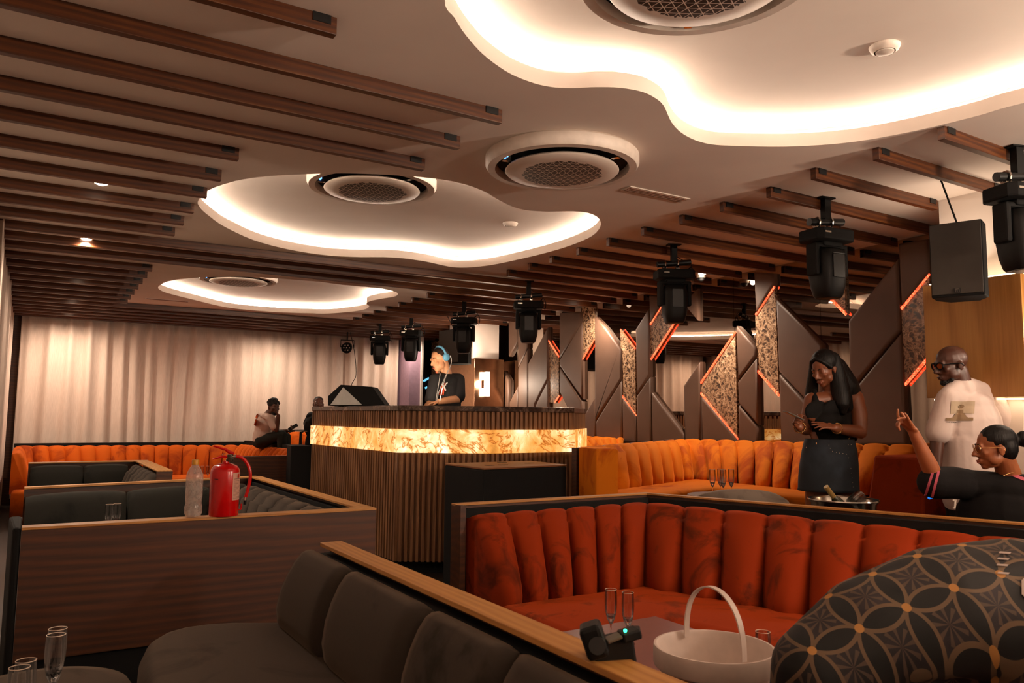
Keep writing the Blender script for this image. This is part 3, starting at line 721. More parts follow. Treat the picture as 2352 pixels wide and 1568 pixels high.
def offline(a, b, d):
    a, b = V2(a), V2(b); t = (b - a).normalized(); n = Vector((-t.y, t.x)); return a + n * d, b + n * d
def frame_wall(t, a, b, z0, z1, thick, capmat, woodmat='walnut', side=1, cap_ext=0):
    """wooden partition from a to b; the seat is on the left hand of a->b when side = 1"""
    a, b = V2(a), V2(b); n = Vector((-(b - a).y, (b - a).x)).normalized() * side
    o1, o2 = a, b; i1, i2 = a + n * thick * .5, b + n * thick * .5; j1, j2 = a + n * thick, b + n * thick
    MB().prism([o1, o2, i2, i1] if side == 1 else [o2, o1, i1, i2], z0, z1 - .014).build('side_panel', woodmat, t)
    MB().prism([i1, i2, j2, j1] if side == 1 else [i2, i1, j1, j2], z0, z1 - .035).build('inner_board', 'blackmatte', t)
    MB().prism([o1, o2, i2 + (j2 - i2) * .6, i1 + (j1 - i1) * .6] if side == 1 else [o2, o1, i1 + (j1 - i1) * .6, i2 + (j2 - i2) * .6], z1 - .014, z1).build('cap_rail', capmat, t, bevel=.002)

# ---------------------------------------------------------------- near grey sofa (lower centre)
t = thing('banquette', 'long grey velvet banquette in the foreground with wood-topped partition behind it', 'sofa', (.9, 1.5, 0), 0, 'grey velvet banquettes')
MB().box2((1.055, -.8, 0), (1.10, 3.06, .885)).build('side_panel', 'walnut', t)
MB().box2((1.0, -.8, 0), (1.055, 3.06, .86)).build('inner_board', 'blackmatte', t)
MB().box2((1.012, -.8, .885), (1.10, 3.062, .90)).build('cap_rail', 'litwood_y', t, bevel=.002)
seat = [(1.0, -.8), (1.0, 3.20)] + [(x, y) for x, y in ((.93, 3.24), (.85, 3.285), (.76, 3.335), (.66, 3.36), (.56, 3.355), (.48, 3.31), (.42, 3.22), (.385, 3.08), (.36, 2.9), (.345, 2.7))] + [(.34, -.8)]
soft_prism(seat, .20, .58, .07, 6).build('seat', 'grey', t, smooth='full')
MB().prism([(.96, -.7), (.96, 3.1), (.6, 3.2), (.5, 3.0), (.45, -.7)], 0, .20).build('plinth', 'blackmatte', t)
ys = [(3.20, 2.64, 3.12, 2.645), (2.635, 2.0, 2.635, 2.01), (1.995, 1.56, 1.995, 1.565), (1.555, .98, 1.555, .98), (.975, .3, .975, .3), (.295, -.4, .295, -.4)]
for b0, b1, t0, t1 in ys:
    m = MB(); rows = []; N = 14
    for i in range(N + 1):
        u = i / N; e = min(1, (1 - abs(2 * u - 1) ** 12)) ** .5
        yb, yt = b0 + (b1 - b0) * u, t0 + (t1 - t0) * u; sec = []
        W_ = 1.0
        for (fx, z, yy) in [(0, .56, 0), (.10, .56, 0), (.125, .595, .03), (.135, .65, .2), (.125, .72, .45), (.105, .78, .7), (.08, .83, .88), (.055, .862, .97), (.035, .872, 1), (.012, .872, 1), (0, .85, 1)]:
            y = yb + (yt - yb) * yy; sec.append((W_ - fx * (.35 + .65 * e), y, .71 + (z - .71) * (.93 + .07 * e)))
        rows.append(sec)
    m.grid(rows); bm = m.b; bm.verts.ensure_lookup_table(); k = len(rows[0]); n = len(bm.verts)
    bm.faces.new([bm.verts[i] for i in range(k)]); bm.faces.new([bm.verts[n - k + i] for i in range(k)][::-1])
    m.build('back_cushion', 'grey', t, smooth=True, angle=70)
# pouf
t = thing('pouf', 'round grey-brown velvet pouf at the lower left corner beside champagne flutes', 'pouf', (.07, 2.78, 0))
MB().lathe([(0, .575), (.2, .58), (.25, .573), (.268, .545), (.272, .4), (.268, .08), (.25, .06), (0, .06)], (.07, 2.78, 0), 48).build('cushion', 'grey', t, smooth='full')
MB().lathe([(.22, 0), (.22, .06), (0, .06)], (.07, 2.78, 0), 32).build('base', 'blackmatte', t)

# ---------------------------------------------------------------- dark grey booth with the long wooden front
t = thing('booth_sofa', 'dark grey booth behind the long wooden panel that carries the fire extinguisher', 'sofa', (.8, 5, 0), 0, 'dark grey booths on the left')
MB().box2((.013, 4.05, .33), (1.645, 4.085, .888)).build('front_panel', 'walnut', t)
MB().prism([(-.02, 4.06), (.012, 4.05), (.012, 4.5), (-.04, 4.5)], 0, .90).build('end_pad', 'blackmatte', t, bevel=.012)
MB().box2((.013, 4.085, 0), (1.60, 4.12, .86)).build('inner_board', 'blackmatte', t)
MB().box2((.06, 4.10, 0), (1.55, 4.125, .33)).build('plinth', 'blackmatte', t)
MB().box2((.013, 4.045, .888), (1.645, 4.13, .90)).build('cap_rail', 'oak', t, bevel=.002)
MB().box2((1.61, 4.085, 0), (1.645, 6.53, .888)).build('side_panel', 'walnut', t)
MB().box2((1.56, 4.13, .888), (1.645, 6.53, .90)).build('cap_rail', 'litwood_y', t, bevel=.002)
MB().box2((1.56, 4.13, 0), (1.61, 6.45, .86)).build('inner_board', 'blackmatte', t)
MB().prism([(.02, 6.20), (1.62, 6.53), (1.62, 6.57), (.02, 6.24)], 0, .888).build('rear_panel', 'walnut', t)
MB().prism([(.02, 6.16), (1.62, 6.49), (1.62, 6.57), (.02, 6.24)], .888, .90).build('cap_rail', 'oak', t)
for x0, x1 in ((.03, .63), (.645, 1.2), (1.215, 1.5)):
    f = lambda x: 6.15 + (x - .02) * .206
    channel_mesh([((x0, f(x0)), (x1, f(x1)), (x0, f(x0) - .17), (x1, f(x1) - .17), (x0, f(x0) - .26), (x1, f(x1) - .26), .865, .865, .45, .45, 1)], .16, .045, 14).build('back_cushion', 'darkgrey', t, smooth=True, angle=75)
for k in range(4):
    ya, yb = 6.2 - .5 * k, 5.71 - .5 * k
    channel_mesh([((1.55, ya), (1.55, yb), (1.38, ya + .02), (1.38, yb + .02), (1.28, ya - .03), (1.28, yb - .03), .865, .865, .45, .45, 2)], .18, .08, 10).build('back_cushion', 'grey', t, smooth=True, angle=75)
channel_mesh([((.05, 4.13), (1.5, 4.13), (.05, 4.28), (1.5, 4.28), (.05, 4.38), (1.5, 4.38), .84, .84, .45, .45, 3)], .15, .06, 10).build('back_cushion', 'darkgrey', t, smooth=True, angle=75)
soft_prism([(.05, 4.15), (1.55, 4.15), (1.55, 6.4), (.05, 6.1), (.05, 5.5), (1.0, 5.55), (1.0, 4.75), (.05, 4.75)], .15, .45, .05).build('seat', 'darkgrey', t, smooth='full')
# ---------------------------------------------------------------- farther grey booth
t = thing('booth_sofa', 'farther dark grey booth in front of the orange sofa at left', 'sofa', (.6, 8.5, 0), 0, 'dark grey booths on the left')
MB().box2((.05, 9.17, 0), (1.05, 9.21, .888)).build('rear_panel', 'walnut', t)
MB().box2((.05, 9.12, .888), (1.13, 9.21, .90)).build('cap_rail', 'oak', t)
MB().box2((1.085, 7.5, 0), (1.13, 9.17, .888)).build('side_panel', 'walnut', t)
MB().box2((1.0, 7.5, .888), (1.13, 9.12, .90)).build('cap_rail', 'litwood_y', t, bevel=.002)
MB().box2((1.0, 7.5, 0), (1.085, 7.53, .888)).build('end_panel', 'walnut', t)
for x0, x1 in ((.07, .52), (.53, .93)):
    channel_mesh([((x0, 9.15), (x1, 9.15), (x0, 8.98), (x1, 8.98), (x0, 8.88), (x1, 8.88), .875, .875, .45, .45, 1)], .2, .07, 12).build('back_cushion', 'darkgrey', t, smooth=True, angle=75)
channel_mesh([((1.07, 9.1), (1.07, 7.56), (.93, 9.05), (.93, 7.6), (.8, 8.95), (.8, 7.6), .87, .87, .45, .45, 6)], .25, .07, 8).build('backrest', 'grey', t, smooth=True, angle=75)
soft_prism([(.05, 8.4), (.05, 9.1), (1.05, 9.1), (1.05, 7.56), (.6, 7.56), (.6, 8.4)], .15, .45, .05).build('seat', 'darkgrey', t, smooth='full')

# ---------------------------------------------------------------- orange sofas at the far left
t = thing('channel_sofa', 'long orange channel-tufted sofa under the far curtain behind the grey booths', 'sofa', (1.4, 13.2, 0), 0, 'orange channel sofas')
channel_mesh([((-.1, 13.6), (3.05, 13.55), (-.1, 13.45), (2.95, 13.4), (.0, 13.3), (2.9, 13.25), .91, .89, .42, .42, 15)], .3).build('backrest', 'orangedeep', t, smooth=True, angle=75)
channel_mesh([((-.12, 11.6), (-.12, 13.4), (.0, 11.6), (.0, 13.4), (.1, 11.6), (.1, 13.3), .9, .91, .42, .42, 8)], .3).build('backrest', 'orangedeep', t, smooth=True, angle=75)
channel_mesh([((3.12, 13.5), (3.36, 9.75), (2.97, 13.4), (3.2, 9.75), (2.8, 13.3), (3.0, 9.75), .90, .93, .42, .42, 20)], .3).build('backrest', 'orangedeep', t, smooth=True, angle=75)
soft_prism([(-.1, 13.4), (3.0, 13.4), (3.1, 9.8), (2.45, 9.8), (2.4, 12.8), (.5, 12.8), (.5, 11.4), (-.1, 11.4)], .12, .44, .05).build('seat', 'orangedeep', t, smooth='full')
MB().box2((-.12, 13.62, 0), (3.3, 13.68, .935)).build('rear_panel', 'blackmatte', t)
MB().prism([(2.05, 9.55), (3.4, 9.66), (3.4, 9.72), (2.05, 9.61)], 0, .90).build('end_panel', 'walnut', t)
MB().prism([(3.14, 13.6), (3.38, 9.7), (3.44, 9.7), (3.2, 13.6)], 0, .955).build('rear_panel', 'blackmatte', t)
t = thing('channel_sofa', 'short orange channel-tufted sofa piece behind the seated man near the booth', 'sofa', (4.2, 13.3, 0), 0, 'orange channel sofas')
channel_mesh([((3.45, 13.62), (5.4, 13.6), (3.45, 13.45), (5.4, 13.45), (3.5, 13.3), (5.3, 13.3), 1.10, 1.10, .6, .6, 9)], .3).build('backrest', 'orangedeep', t, smooth=True, angle=75)
soft_prism([(3.45, 12.8), (5.4, 12.8), (5.4, 13.5), (3.45, 13.5)], .12, .6, .05).build('seat', 'orangedeep', t, smooth='full')
MB().box2((3.45, 13.63, 0), (5.45, 13.7, 1.13)).build('rear_panel', 'blackmatte', t)

# ---------------------------------------------------------------- near red booth
t = thing('channel_sofa', 'near red-orange velvet booth with upright tufts and a black and wooden rim', 'sofa', (3.0, 3.2, 0), 0, 'orange channel sofas')
channel_mesh([((2.17, 3.99), (3.53, 3.99), (2.18, 3.84), (3.38, 3.84), (2.19, 3.60), (3.10, 3.55), .852, .862, .42, .42, 6),
              ((3.53, 3.99), (4.62, .6), (3.38, 3.84), (4.40, .6), (3.10, 3.55), (3.95, .6), .862, .835, .42, .42, 13)], .32, .07, 12).build('backrest', 'rust', t, smooth=True, angle=75)
soft_prism([(2.17, 3.62), (3.16, 3.62), (4.05, .6), (3.3, .6), (2.75, 2.95), (2.17, 3.0)], .14, .42, .05).build('seat', 'rust', t, smooth='full')
MB().prism([(2.2, 3.55), (3.1, 3.55), (3.9, .65), (3.4, .65), (2.85, 3.05), (2.2, 3.1)], 0, .14).build('plinth', 'blackmatte', t)
MB().prism([(2.115, 4.03), (2.115, 4.075), (3.59, 4.085), (4.78, .5), (4.735, .5), (3.56, 4.035)], 0, .888).build('side_panel', 'walnut', t)
MB().prism([(2.15, 3.99), (2.15, 4.03), (3.56, 4.035), (4.735, .5), (4.66, .5), (3.535, 3.99)], 0, .872).build('inner_board', 'blackmatte', t)
MB().prism([(2.115, 4.02), (2.115, 4.075), (3.59, 4.085), (4.78, .5), (4.725, .5), (3.553, 4.025)], .888, .90).build('cap_rail', 'oak', t, bevel=.002)
MB().prism([(2.115, 3.96), (2.15, 3.96), (2.15, 4.03), (2.115, 4.03)], 0, .895).build('end_panel', 'walnut', t)

# ---------------------------------------------------------------- orange booth by the mirror wall
t = thing('channel_sofa', 'bright orange channel-tufted corner sofa behind the woman with the phone', 'sofa', (5.2, 5.0, .35), 0, 'orange channel sofas')
channel_mesh([((4.03, 5.40), (6.14, 6.40), (4.13, 5.26), (6.02, 6.13), (4.08, 5.10), (5.70, 5.72), 1.16, 1.182, .80, .79, 8),
              ((6.14, 6.40), (6.10, 3.64), (6.02, 6.13), (5.97, 3.64), (5.70, 5.72), (5.62, 3.64), 1.182, 1.212, .79, .855, 11)], .3, .06, 10).build('backrest', 'orange', t, smooth=True, angle=75)
soft_prism([(4.02, 5.16), (5.75, 5.80), (5.68, 3.62), (5.22, 3.62), (5.28, 5.1), (4.2, 4.72)], .36, .80, .05).build('seat', 'orange', t, smooth='full')
MB().prism([(3.93, 5.06), (4.10, 4.98), (4.18, 5.22), (4.08, 5.42), (3.98, 5.36)], .14, 1.15).build('end_arm', 'orange', t, bevel=.02)
MB().slabpoly([(3.97, 5.38, .14), (6.14, 6.42, .14), (6.14, 6.42, 1.17), (3.97, 5.38, 1.14)], (-.02, .04, 0)).build('rear_panel', 'walnut', t)
q = MB(); q._f([Vector(p) for p in ((5.22, 3.16, .35), (6.13, 3.16, .35), (6.13, 3.62, .35), (5.22, 3.62, .35), (5.38, 3.18, 1.14), (6.13, 3.18, 1.14), (6.13, 3.58, 1.14), (5.38, 3.58, 1.14))], [(0, 3, 2, 1), (4, 5, 6, 7), (0, 1, 5, 4), (1, 2, 6, 5), (2, 3, 7, 6), (3, 0, 4, 7)])
o = q.build('sofa_divider', 'rust', bevel=.02); setp(o, 'dark orange velvet divider block beside the man in the white shirt', 'sofa divider')
t = thing('channel_sofa', 'farthest orange channel-tufted sofa along the mirror wall beyond the booth corner', 'sofa', (6.0, 8.0, .35), 0, 'orange channel sofas')
channel_mesh([((5.45, 7.45), (6.34, 7.60), (5.5, 7.28), (6.2, 7.44), (5.52, 7.1), (6.0, 7.2), 1.15, 1.16, .78, .78, 6),
              ((6.36, 10.0), (6.28, 7.65), (6.2, 10.0), (6.12, 7.65), (6.0, 10.0), (5.9, 7.65), 1.16, 1.16, .78, .78, 11)], .3, .06, 8).build('backrest', 'orange', t, smooth=True, angle=75)
soft_prism([(5.62, 7.7), (6.25, 7.7), (6.35, 10), (5.62, 10)], .36, .78, .05).build('seat', 'orange', t, smooth='full')

# ---------------------------------------------------------------- tub chair
def tub_chair(cx, cy, face, r, z0, z1, label):
    t = thing('tub_chair', label, 'chair', (cx, cy, .13)); m = MB(); rows = []
    for i in range(33):
        a = face + PI - 1.75 + 3.5 * i / 32; e = math.sin(PI * i / 32) ** .5; zt = z0 + .25 + (z1 - z0 - .25) * (.25 + .75 * e)
        sec = []
        for d, z in [(0, z0), (0, zt - .05), (-.012, zt - .015), (-.045, zt), (-.08, zt - .015), (-.09, zt - .06), (-.085, z0)]:
            sec.append((cx + (r + d) * math.cos(a), cy + (r + d) * math.sin(a), z))
        rows.append(sec)
    m.grid(rows, closed_v=True, caps=True).build('shell', 'chairgrey', t, smooth=True, angle=60)
    MB().lathe([(0, z0 + .15), (r - .12, z0 + .15), (r - .095, z0 + .12), (r - .095, z0)], (cx, cy, 0), 32).build('seat', 'chairgrey', t, smooth=True)
    for k in range(4):
        a = PI / 4 + k * PI / 2; MB().tube([(cx + r * .7 * math.cos(a), cy + r * .7 * math.sin(a), z0), (cx + r * .8 * math.cos(a), cy + r * .8 * math.sin(a), .13)], [.018, .011], 8).build('leg', 'black', t)
tub_chair(4.30, 3.93, PI * .28, .37, .30, .935, 'grey tub chair whose curved back shows behind the red booth rim')

# ---------------------------------------------------------------- tables
def round_table(cx, cy, z, r, label, floor=0, mat='walnut', group=None):
    t = thing('round_table', label, 'table', (cx, cy, floor), 0, group)
    MB().lathe([(0, z), (r - .006, z), (r, z - .006), (r, z - .026), (r - .006, z - .03), (0, z - .03)], (cx, cy, 0), 48).build('table_top', mat, t, smooth=True)
    MB().lathe([(.03, z - .03), (.03, floor + .03), (r * .55, floor + .015), (r * .55, floor)], (cx, cy, 0), 24).build('pedestal', 'blackmetal', t, smooth=True)
t = thing('low_table', 'low brown table of the near red booth carrying the white bucket and flutes', 'table', (1.85, 2.0, 0))
MB().box2((1.42, 1.35, .465), (2.5, 2.78, .50)).build('table_top', plain('table_red_brown', '6a2c1c', .3), t, bevel=.006)
for x, y in ((1.5, 1.43), (2.42, 1.43), (1.5, 2.7), (2.42, 2.7)): MB().box2((x - .025, y - .025, 0), (x + .025, y + .025, .465)).build('leg', 'blackmetal', t)
round_table(4.72, 4.45, .80, .28, 'small round table in front of the bright orange corner sofa with four flutes', .13)
pA = at(261, 1157, z=.80); round_table(pA.x, pA.y, .60, .26, 'small round table inside the dark grey booth carrying two flutes')
pC = at(414, 1056, z=.64); round_table(pC.x, pC.y, .44, .28, 'small dark table before the far orange sofa with two flutes', group='small tables before the far orange sofa')
pC2 = at(471, 1070, z=.60); round_table(pC2.x, pC2.y, .40, .25, 'small dark table with two flutes seen just left of the fire extinguisher', group='small tables before the far orange sofa')
pL = at(10, 1133, z=.6); round_table(-.02 + .28, 7.0, .60, .27, 'round brown table at the left picture edge before the curtain')
pB = at(75, 1560, z=.62); round_table(.02, 2.26, .56, .23, 'round table at the lower left picture corner under the flutes', mat='blackmatte')

# ---------------------------------------------------------------- champagne flutes
FL = None
def flute(x, y, z, label, group, h=.2):
    global FL
    if FL is None:
        t = thing('champagne_flute', label, 'champagne flute', (x, y, z), 0, group)
        m = MB(); m.lathe([(.0, .0625), (.008, .068), (.017, .085), (.0235, .115), (.0255, .15), (.0245, .185), (.0235, .2)], (x, y, z), 28); m.build('bowl', 'glass', t, smooth=True)
        MB().lathe([(.0, .004), (.028, .002), (.029, 0), (0, 0)], (x, y, z), 28).build('foot', 'glass', t, smooth=True)
        MB().lathe([(.006, .004), (.0032, .012), (.003, .055), (.008, .07), (0, .076)], (x, y, z), 12).build('stem', MAT['solidglass'], t, smooth=True)
        MB().lathe([(0, z + .064), (.0085, z + .070), (.0155, z + .085), (.019, z + .10), (.012, z + .096), (.006, z + .088), (0, z + .086)], (x, y, 0), 10).build('bowl_base', MAT['solidglass'], t)
        MB().tube([(x + .0237 * math.cos(a), y + .0237 * math.sin(a), z + .2) for a in [2 * PI * k / 28 for k in range(28)]], .0009, 6, closed=True).build('rim', MAT['rim_glint'], t)
        FL = t
    else:
        t = copy_tree(FL, (x, y, z), label=label, group=group)
    return t
def solid_glass():
    m = NT('solid_glass'); m.set(Roughness=.0, IOR=1.5); m.b.inputs['Transmission Weight'].default_value = 1; m.b.inputs['Base Color'].default_value = (1, 1, 1, 1); return m.m
MAT['solidglass'] = solid_glass(); MAT['rim_glint'] = plain('rim_glint_paint', (.8, .62, .48), .2, .2)  # rim colour imitates the warm reflection on the glass edge
for x, y, z, lb, g in [
    (1403, 1353, .50, 'champagne flute on the low table, left of the pair behind the camera flash', 'flutes on the low table'),
    (1442, 1360, .50, 'champagne flute on the low table, right of the pair behind the camera flash', 'flutes on the low table'),
    (1752, 1450, .50, 'champagne flute on the low table right of the white bucket', 'flutes on the low table'),
    (129, 1457, .58, 'tall champagne flute standing on the pouf, in front of its twin', 'flutes at the lower left'),
    (133, 1443, .58, 'tall champagne flute standing on the pouf, just behind its twin', 'flutes at the lower left'),
    (60, 1516, .56, 'low glass at the lower left picture corner, the farther one', 'flutes at the lower left'),
    (45, 1532, .56, 'low glass at the lower left picture corner, the nearest one', 'flutes at the lower left'),
    (252, 1158, .60, 'flute in the dark grey booth, left of the pair', 'flutes in the grey booth'),
    (270, 1156, .60, 'flute in the dark grey booth, right of the pair', 'flutes in the grey booth'),
    (409, 1056, .44, 'flute before the far orange sofa, far left of four', 'flutes before the far orange sofa'),
    (420, 1056, .44, 'flute before the far orange sofa, second from left of four', 'flutes before the far orange sofa'),
    (465, 1070, .40, 'flute before the far orange sofa, between bottle and extinguisher, left one', 'flutes before the far orange sofa'),
    (478, 1070, .40, 'flute before the far orange sofa, touching the extinguisher outline', 'flutes before the far orange sofa')]:
    p = at(x, y, z=z + .2)
    if '133' == str(x): p = at(133, 1443, z=z + .2)
    flute(p.x, p.y, z, lb, g)
for k, (dx, dy, nm) in enumerate(((-.075, .03, 'leftmost'), (-.02, -.03, 'second from left'), (.03, .045, 'third from left'), (.07, -.03, 'rightmost'))):
    flute(4.70 + dx, 4.44 + dy, .80, 'champagne flute on the table before the bright orange sofa, %s of four' % nm, 'flutes before the bright orange sofa')

# ================================================================ the performer's booth
A = [(2.82, 8.88), (2.905, 6.63), (3.59, 6.20), (4.53, 6.23), (5.31, 7.07), (5.32, 8.6)]
def ring(poly, d):      # outline moved outwards by d (open path, sides face the room)
    out = []
    P_ = [V2(p) for p in poly]
    for i in range(len(P_)):
        ds = []
        if i > 0: ds.append((P_[i] - P_[i - 1]).normalized())
        if i < len(P_) - 1: ds.append((P_[i + 1] - P_[i]).normalized())
        ns = [Vector((q.y, -q.x)) for q in ds]     # path runs down the left side, across the front, so outward is its right-hand normal
        b = sum(ns, Vector((0, 0)))
        b = b / max(.5, b.length_squared / len(ns)) if len(ns) > 1 else ns[0]
        out.append(P_[i] - b * -d)
    return out
sgn = 1
c_in = V2((4.1, 7.6)); tst = ring(A, .1)[2]
if (tst - c_in).length < (V2(A[2]) - c_in).length: sgn = -1
def band(d0, d1, z0, z1):
    o = ring(A, d1 * sgn); i = ring(A, d0 * sgn)[::-1]; m = MB()
    m.prism(o + i, z0, z1); return m
t = thing('performance_booth', 'fluted dark wood booth with a glowing onyx band and marble counter', 'booth', (4.1, 7.4, 0))
band(-.10, 0, .10, 1.44).build('core', 'flute', t)
band(-.30, .035, 1.44, 1.49).build('counter', 'counter', t, bevel=.006)
band(0, .04, 1.065, 1.276).build('onyx_band', 'onyx', t)
band(-.08, -.02, 0, .10).build('plinth', 'blackmatte', t)
def flutes_band(z0, z1):
    m = MB(); R_ = ring(A, 0)
    for k in range(len(R_) - 1):
        a, b = R_[k], R_[k + 1]; L = (b - a).length; n = max(2, int(round(L / (.052 if k else .056)))); tt = (b - a).normalized(); nn = Vector((tt.y, -tt.x)) * sgn; rz = math.atan2(tt.y, tt.x)
        for i in range(n):
            p = a + (b - a) * ((i + .5) / n) + nn * .013
            w_ = L / n * .62; h = .026
            m._f([Vector((*(p - tt * w_ / 2 - nn * .013), z0)), Vector((*(p + tt * w_ / 2 - nn * .013), z0)), Vector((*(p + tt * w_ * .42 + nn * .013), z0)), Vector((*(p - tt * w_ * .42 + nn * .013), z0)),
                  Vector((*(p - tt * w_ / 2 - nn * .013), z1)), Vector((*(p + tt * w_ / 2 - nn * .013), z1)), Vector((*(p + tt * w_ * .42 + nn * .013), z1)), Vector((*(p - tt * w_ * .42 + nn * .013), z1))],
                 [(0, 1, 2, 3), (7, 6, 5, 4), (0, 4, 5, 1), (1, 5, 6, 2), (2, 6, 7, 3), (3, 7, 4, 0)])
    return m
flutes_band(1.276, 1.44).build('upper_fluting', 'flute', t)
flutes_band(.10, 1.065).build('lower_fluting', 'flute', t)
struct('trim_11', MB().prism([(3.0, 8.9), (3.05, 6.75), (3.62, 6.4), (4.45, 6.42), (5.15, 7.15), (5.15, 8.9)], 0, .35), 'floor')
# assumed lamp, unseen behind the booth counter, added to light the performer
p = at(960, 905, d=7.55)
t = thing('assumed_booth_lamp', 'assumed small lamp low behind the counter, added to light the performer', 'lamp', (p.x, p.y, 1.36))
MB().box((p.x, p.y, 1.40), (.16, .07, .02), .4).build('housing', 'black', t)
MB().box((p.x, p.y, 1.412), (.14, .05, .004), .4).build('lens', 'lampdim', t)
MB().box2((p.x - .12, p.y - .06, 1.30), (p.x + .12, p.y + .06, 1.36)).build('shelf', 'black', t)

# stage monitor wedge on the booth
def wedge():
    f = lambda x, y, d: at(x, y, d=d)
    c = at(822, 925, d=8.25); u = Vector((.8505, -.526, 0)).normalized(); v = Vector((.526, .8505, 0)).normalized(); z0 = 1.492
    t = thing('stage_monitor', 'black wedge loudspeaker lying on the left end of the booth counter', 'loudspeaker', (c.x, c.y, z0))
    S = 8.25 / FPX
    prof = [(-64, 0), (-64, 22), (-36, 48), (36, 44), (68, 0)]
    def pt(q, dv): return c + u * (q[0] * S) + v * dv + Vector((0, 0, z0 - c.z + q[1] * S))
    front = [pt(q, -.10) for q in prof]; back = [pt(q, .24) for q in prof]
    m = MB(); m._f(front + back, [(0, 1, 2, 3, 4), (9, 8, 7, 6, 5)] + [(i, (i + 1) % 5, 5 + (i + 1) % 5, 5 + i) for i in range(5)])
    m.build('cabinet', 'blackmatte', t, bevel=.006)
    g = [pt((-58, 2), -.104), pt((-30, 42), -.104), pt((14, 3), -.104)]
    MB().slabpoly(g, v * .004).build('grille', plain('lit_grille', 'c4c4c0', .4, .2), t)  # paler grille colour paints the light falling on this face
wedge()
# subwoofer in front of the booth, and the one left of it
t = thing('subwoofer', 'large black cabinet with dusty wooden top in front of the booth', 'subwoofer', (3.5, 5.65, 0))
sub = [(3.03, 5.97), (3.04, 5.32), (3.92, 5.45), (3.93, 6.04)]
MB().prism(sub, .0, .985).build('cabinet', 'blackmatte', t, bevel=.01)
MB().prism([(3.03, 5.97), (3.04, 5.32), (3.92, 5.45), (3.93, 6.04)], .986, 1.0).build('top_board', plain('worn_board', '7a4a22', .6), t, bevel=.003)
for x, y in ((3.25, 5.6), (3.38, 5.6), (3.72, 5.72), (3.55, 5.9)): MB().box((x, y, 1.001), (.07, .05, .003), .14).build('socket', 'black', t)
q0, q1 = at(664, 1023, z=1.0), at(717, 1024, z=1.0)
ang = math.atan2(q1.y - q0.y, q1.x - q0.x)
t = thing('subwoofer', 'tall plain black cabinet left of the booth beside the seated man', 'subwoofer', (2.6, 9.3, 0))
a_, b_ = at(664, 1023, Y=9.2), at(718, 1023, Y=9.05)
MB().prism([(a_.x, 9.12), (b_.x - .01, 9.0), (b_.x - .01, 9.42), (a_.x + .05, 9.46)], 0, at(690, 1023, Y=9.1).z).build('cabinet', 'blackmatte', t, bevel=.01)
p = at(691, 989, Y=11.0)
t = thing('cocktail_table', 'tiny black pedestal table with a thin disc top left of the booth', 'table', (p.x, p.y, 0))
MB().lathe([(0, p.z), (.085, p.z), (.085, p.z - .012), (0, p.z - .012)], (p.x, p.y, 0), 32).build('table_top', 'steel', t)
MB().lathe([(.016, p.z - .012), (.022, 1.0), (.03, .9), (.012, .5), (.012, .03), (.15, .015), (.15, 0)], (p.x, p.y, 0), 20).build('pedestal', 'black', t, smooth=True)

# ---------------------------------------------------------------- hanging loudspeakers
def cabinet(c, u, w_, dpt, h, label, tilt, cable_top=None, logo=False):
    rz = math.atan2(u.y, u.x); v = Vector((-u.y, u.x, 0))          # u runs along the front, v points to the back
    t = thing('loudspeaker', label, 'loudspeaker', (c.x, c.y, c.z - h / 2), rz, 'hanging loudspeakers')
    M_ = Matrix.Translation(c) @ Matrix.Rotation(rz, 4, 'Z') @ Matrix.Rotation(tilt, 4, 'X')
    m = MB(); m.prism([(-w_ / 2, 0), (w_ / 2, 0), (w_ / 2, dpt * .55), (w_ * .3, dpt), (-w_ * .3, dpt), (-w_ / 2, dpt * .55)], -h / 2, h / 2); m.b.transform(M_); m.build('cabinet', 'blackmatte', t, bevel=.008)
    m = MB(); m.box((0, -.004, .005), (w_ * .96, .008, h * .95)); m.b.transform(M_); gr_ = m.build('grille', 'grille', t, bevel=.003)
    if logo:
        m = MB(); m.box((0.0, -.010, -h * .42), (.036, .002, .03)); m.mi = 1
        for dx in (-.010, 0, .010): m.box((dx, -.0118, -h * .42), (.003, .002, .02))
        m.box((0, -.0118, -h * .42 + .009), (.022, .002, .003)); m.b.transform(M_); m.build('badge', ['blackmetal', plain('badge_grey', '6a6058', .4, .4)], gr_)
    if cable_top: 
        MB().tube([c + Vector((0, 0, h / 2)) + v * .1, (c + Vector((0, 0, h / 2)) + v * .1).lerp(Vector(cable_top), .5), Vector(cable_top)], .006, 6).build('support_rod', 'black', t)
a_, b_ = at(2136, 600, d=4.80), at(2259, 595, d=4.62); u = (b_ - a_); u.z = 0; L = u.length; u.normalize()
c = (a_ + b_) / 2; c.z = at(2200, 594, d=4.7).z
cabinet(c, u, L, .26, .455, 'large black loudspeaker hanging before the right pillar', 0, cable_top=(c.x + .09, c.y + .12, 2.9), logo=True)
a_, b_ = at(1008, 790, d=11.6), at(1054, 790, d=11.2); u = (b_ - a_); u.z = 0; L = u.length; u.normalize(); c = (a_ + b_) / 2; c.z = at(1030, 796, d=11.4).z
cabinet(c, u, L, .3, .5, 'black loudspeaker hanging above and behind the performer', 0, cable_top=(c.x, c.y + .1, 2.9))

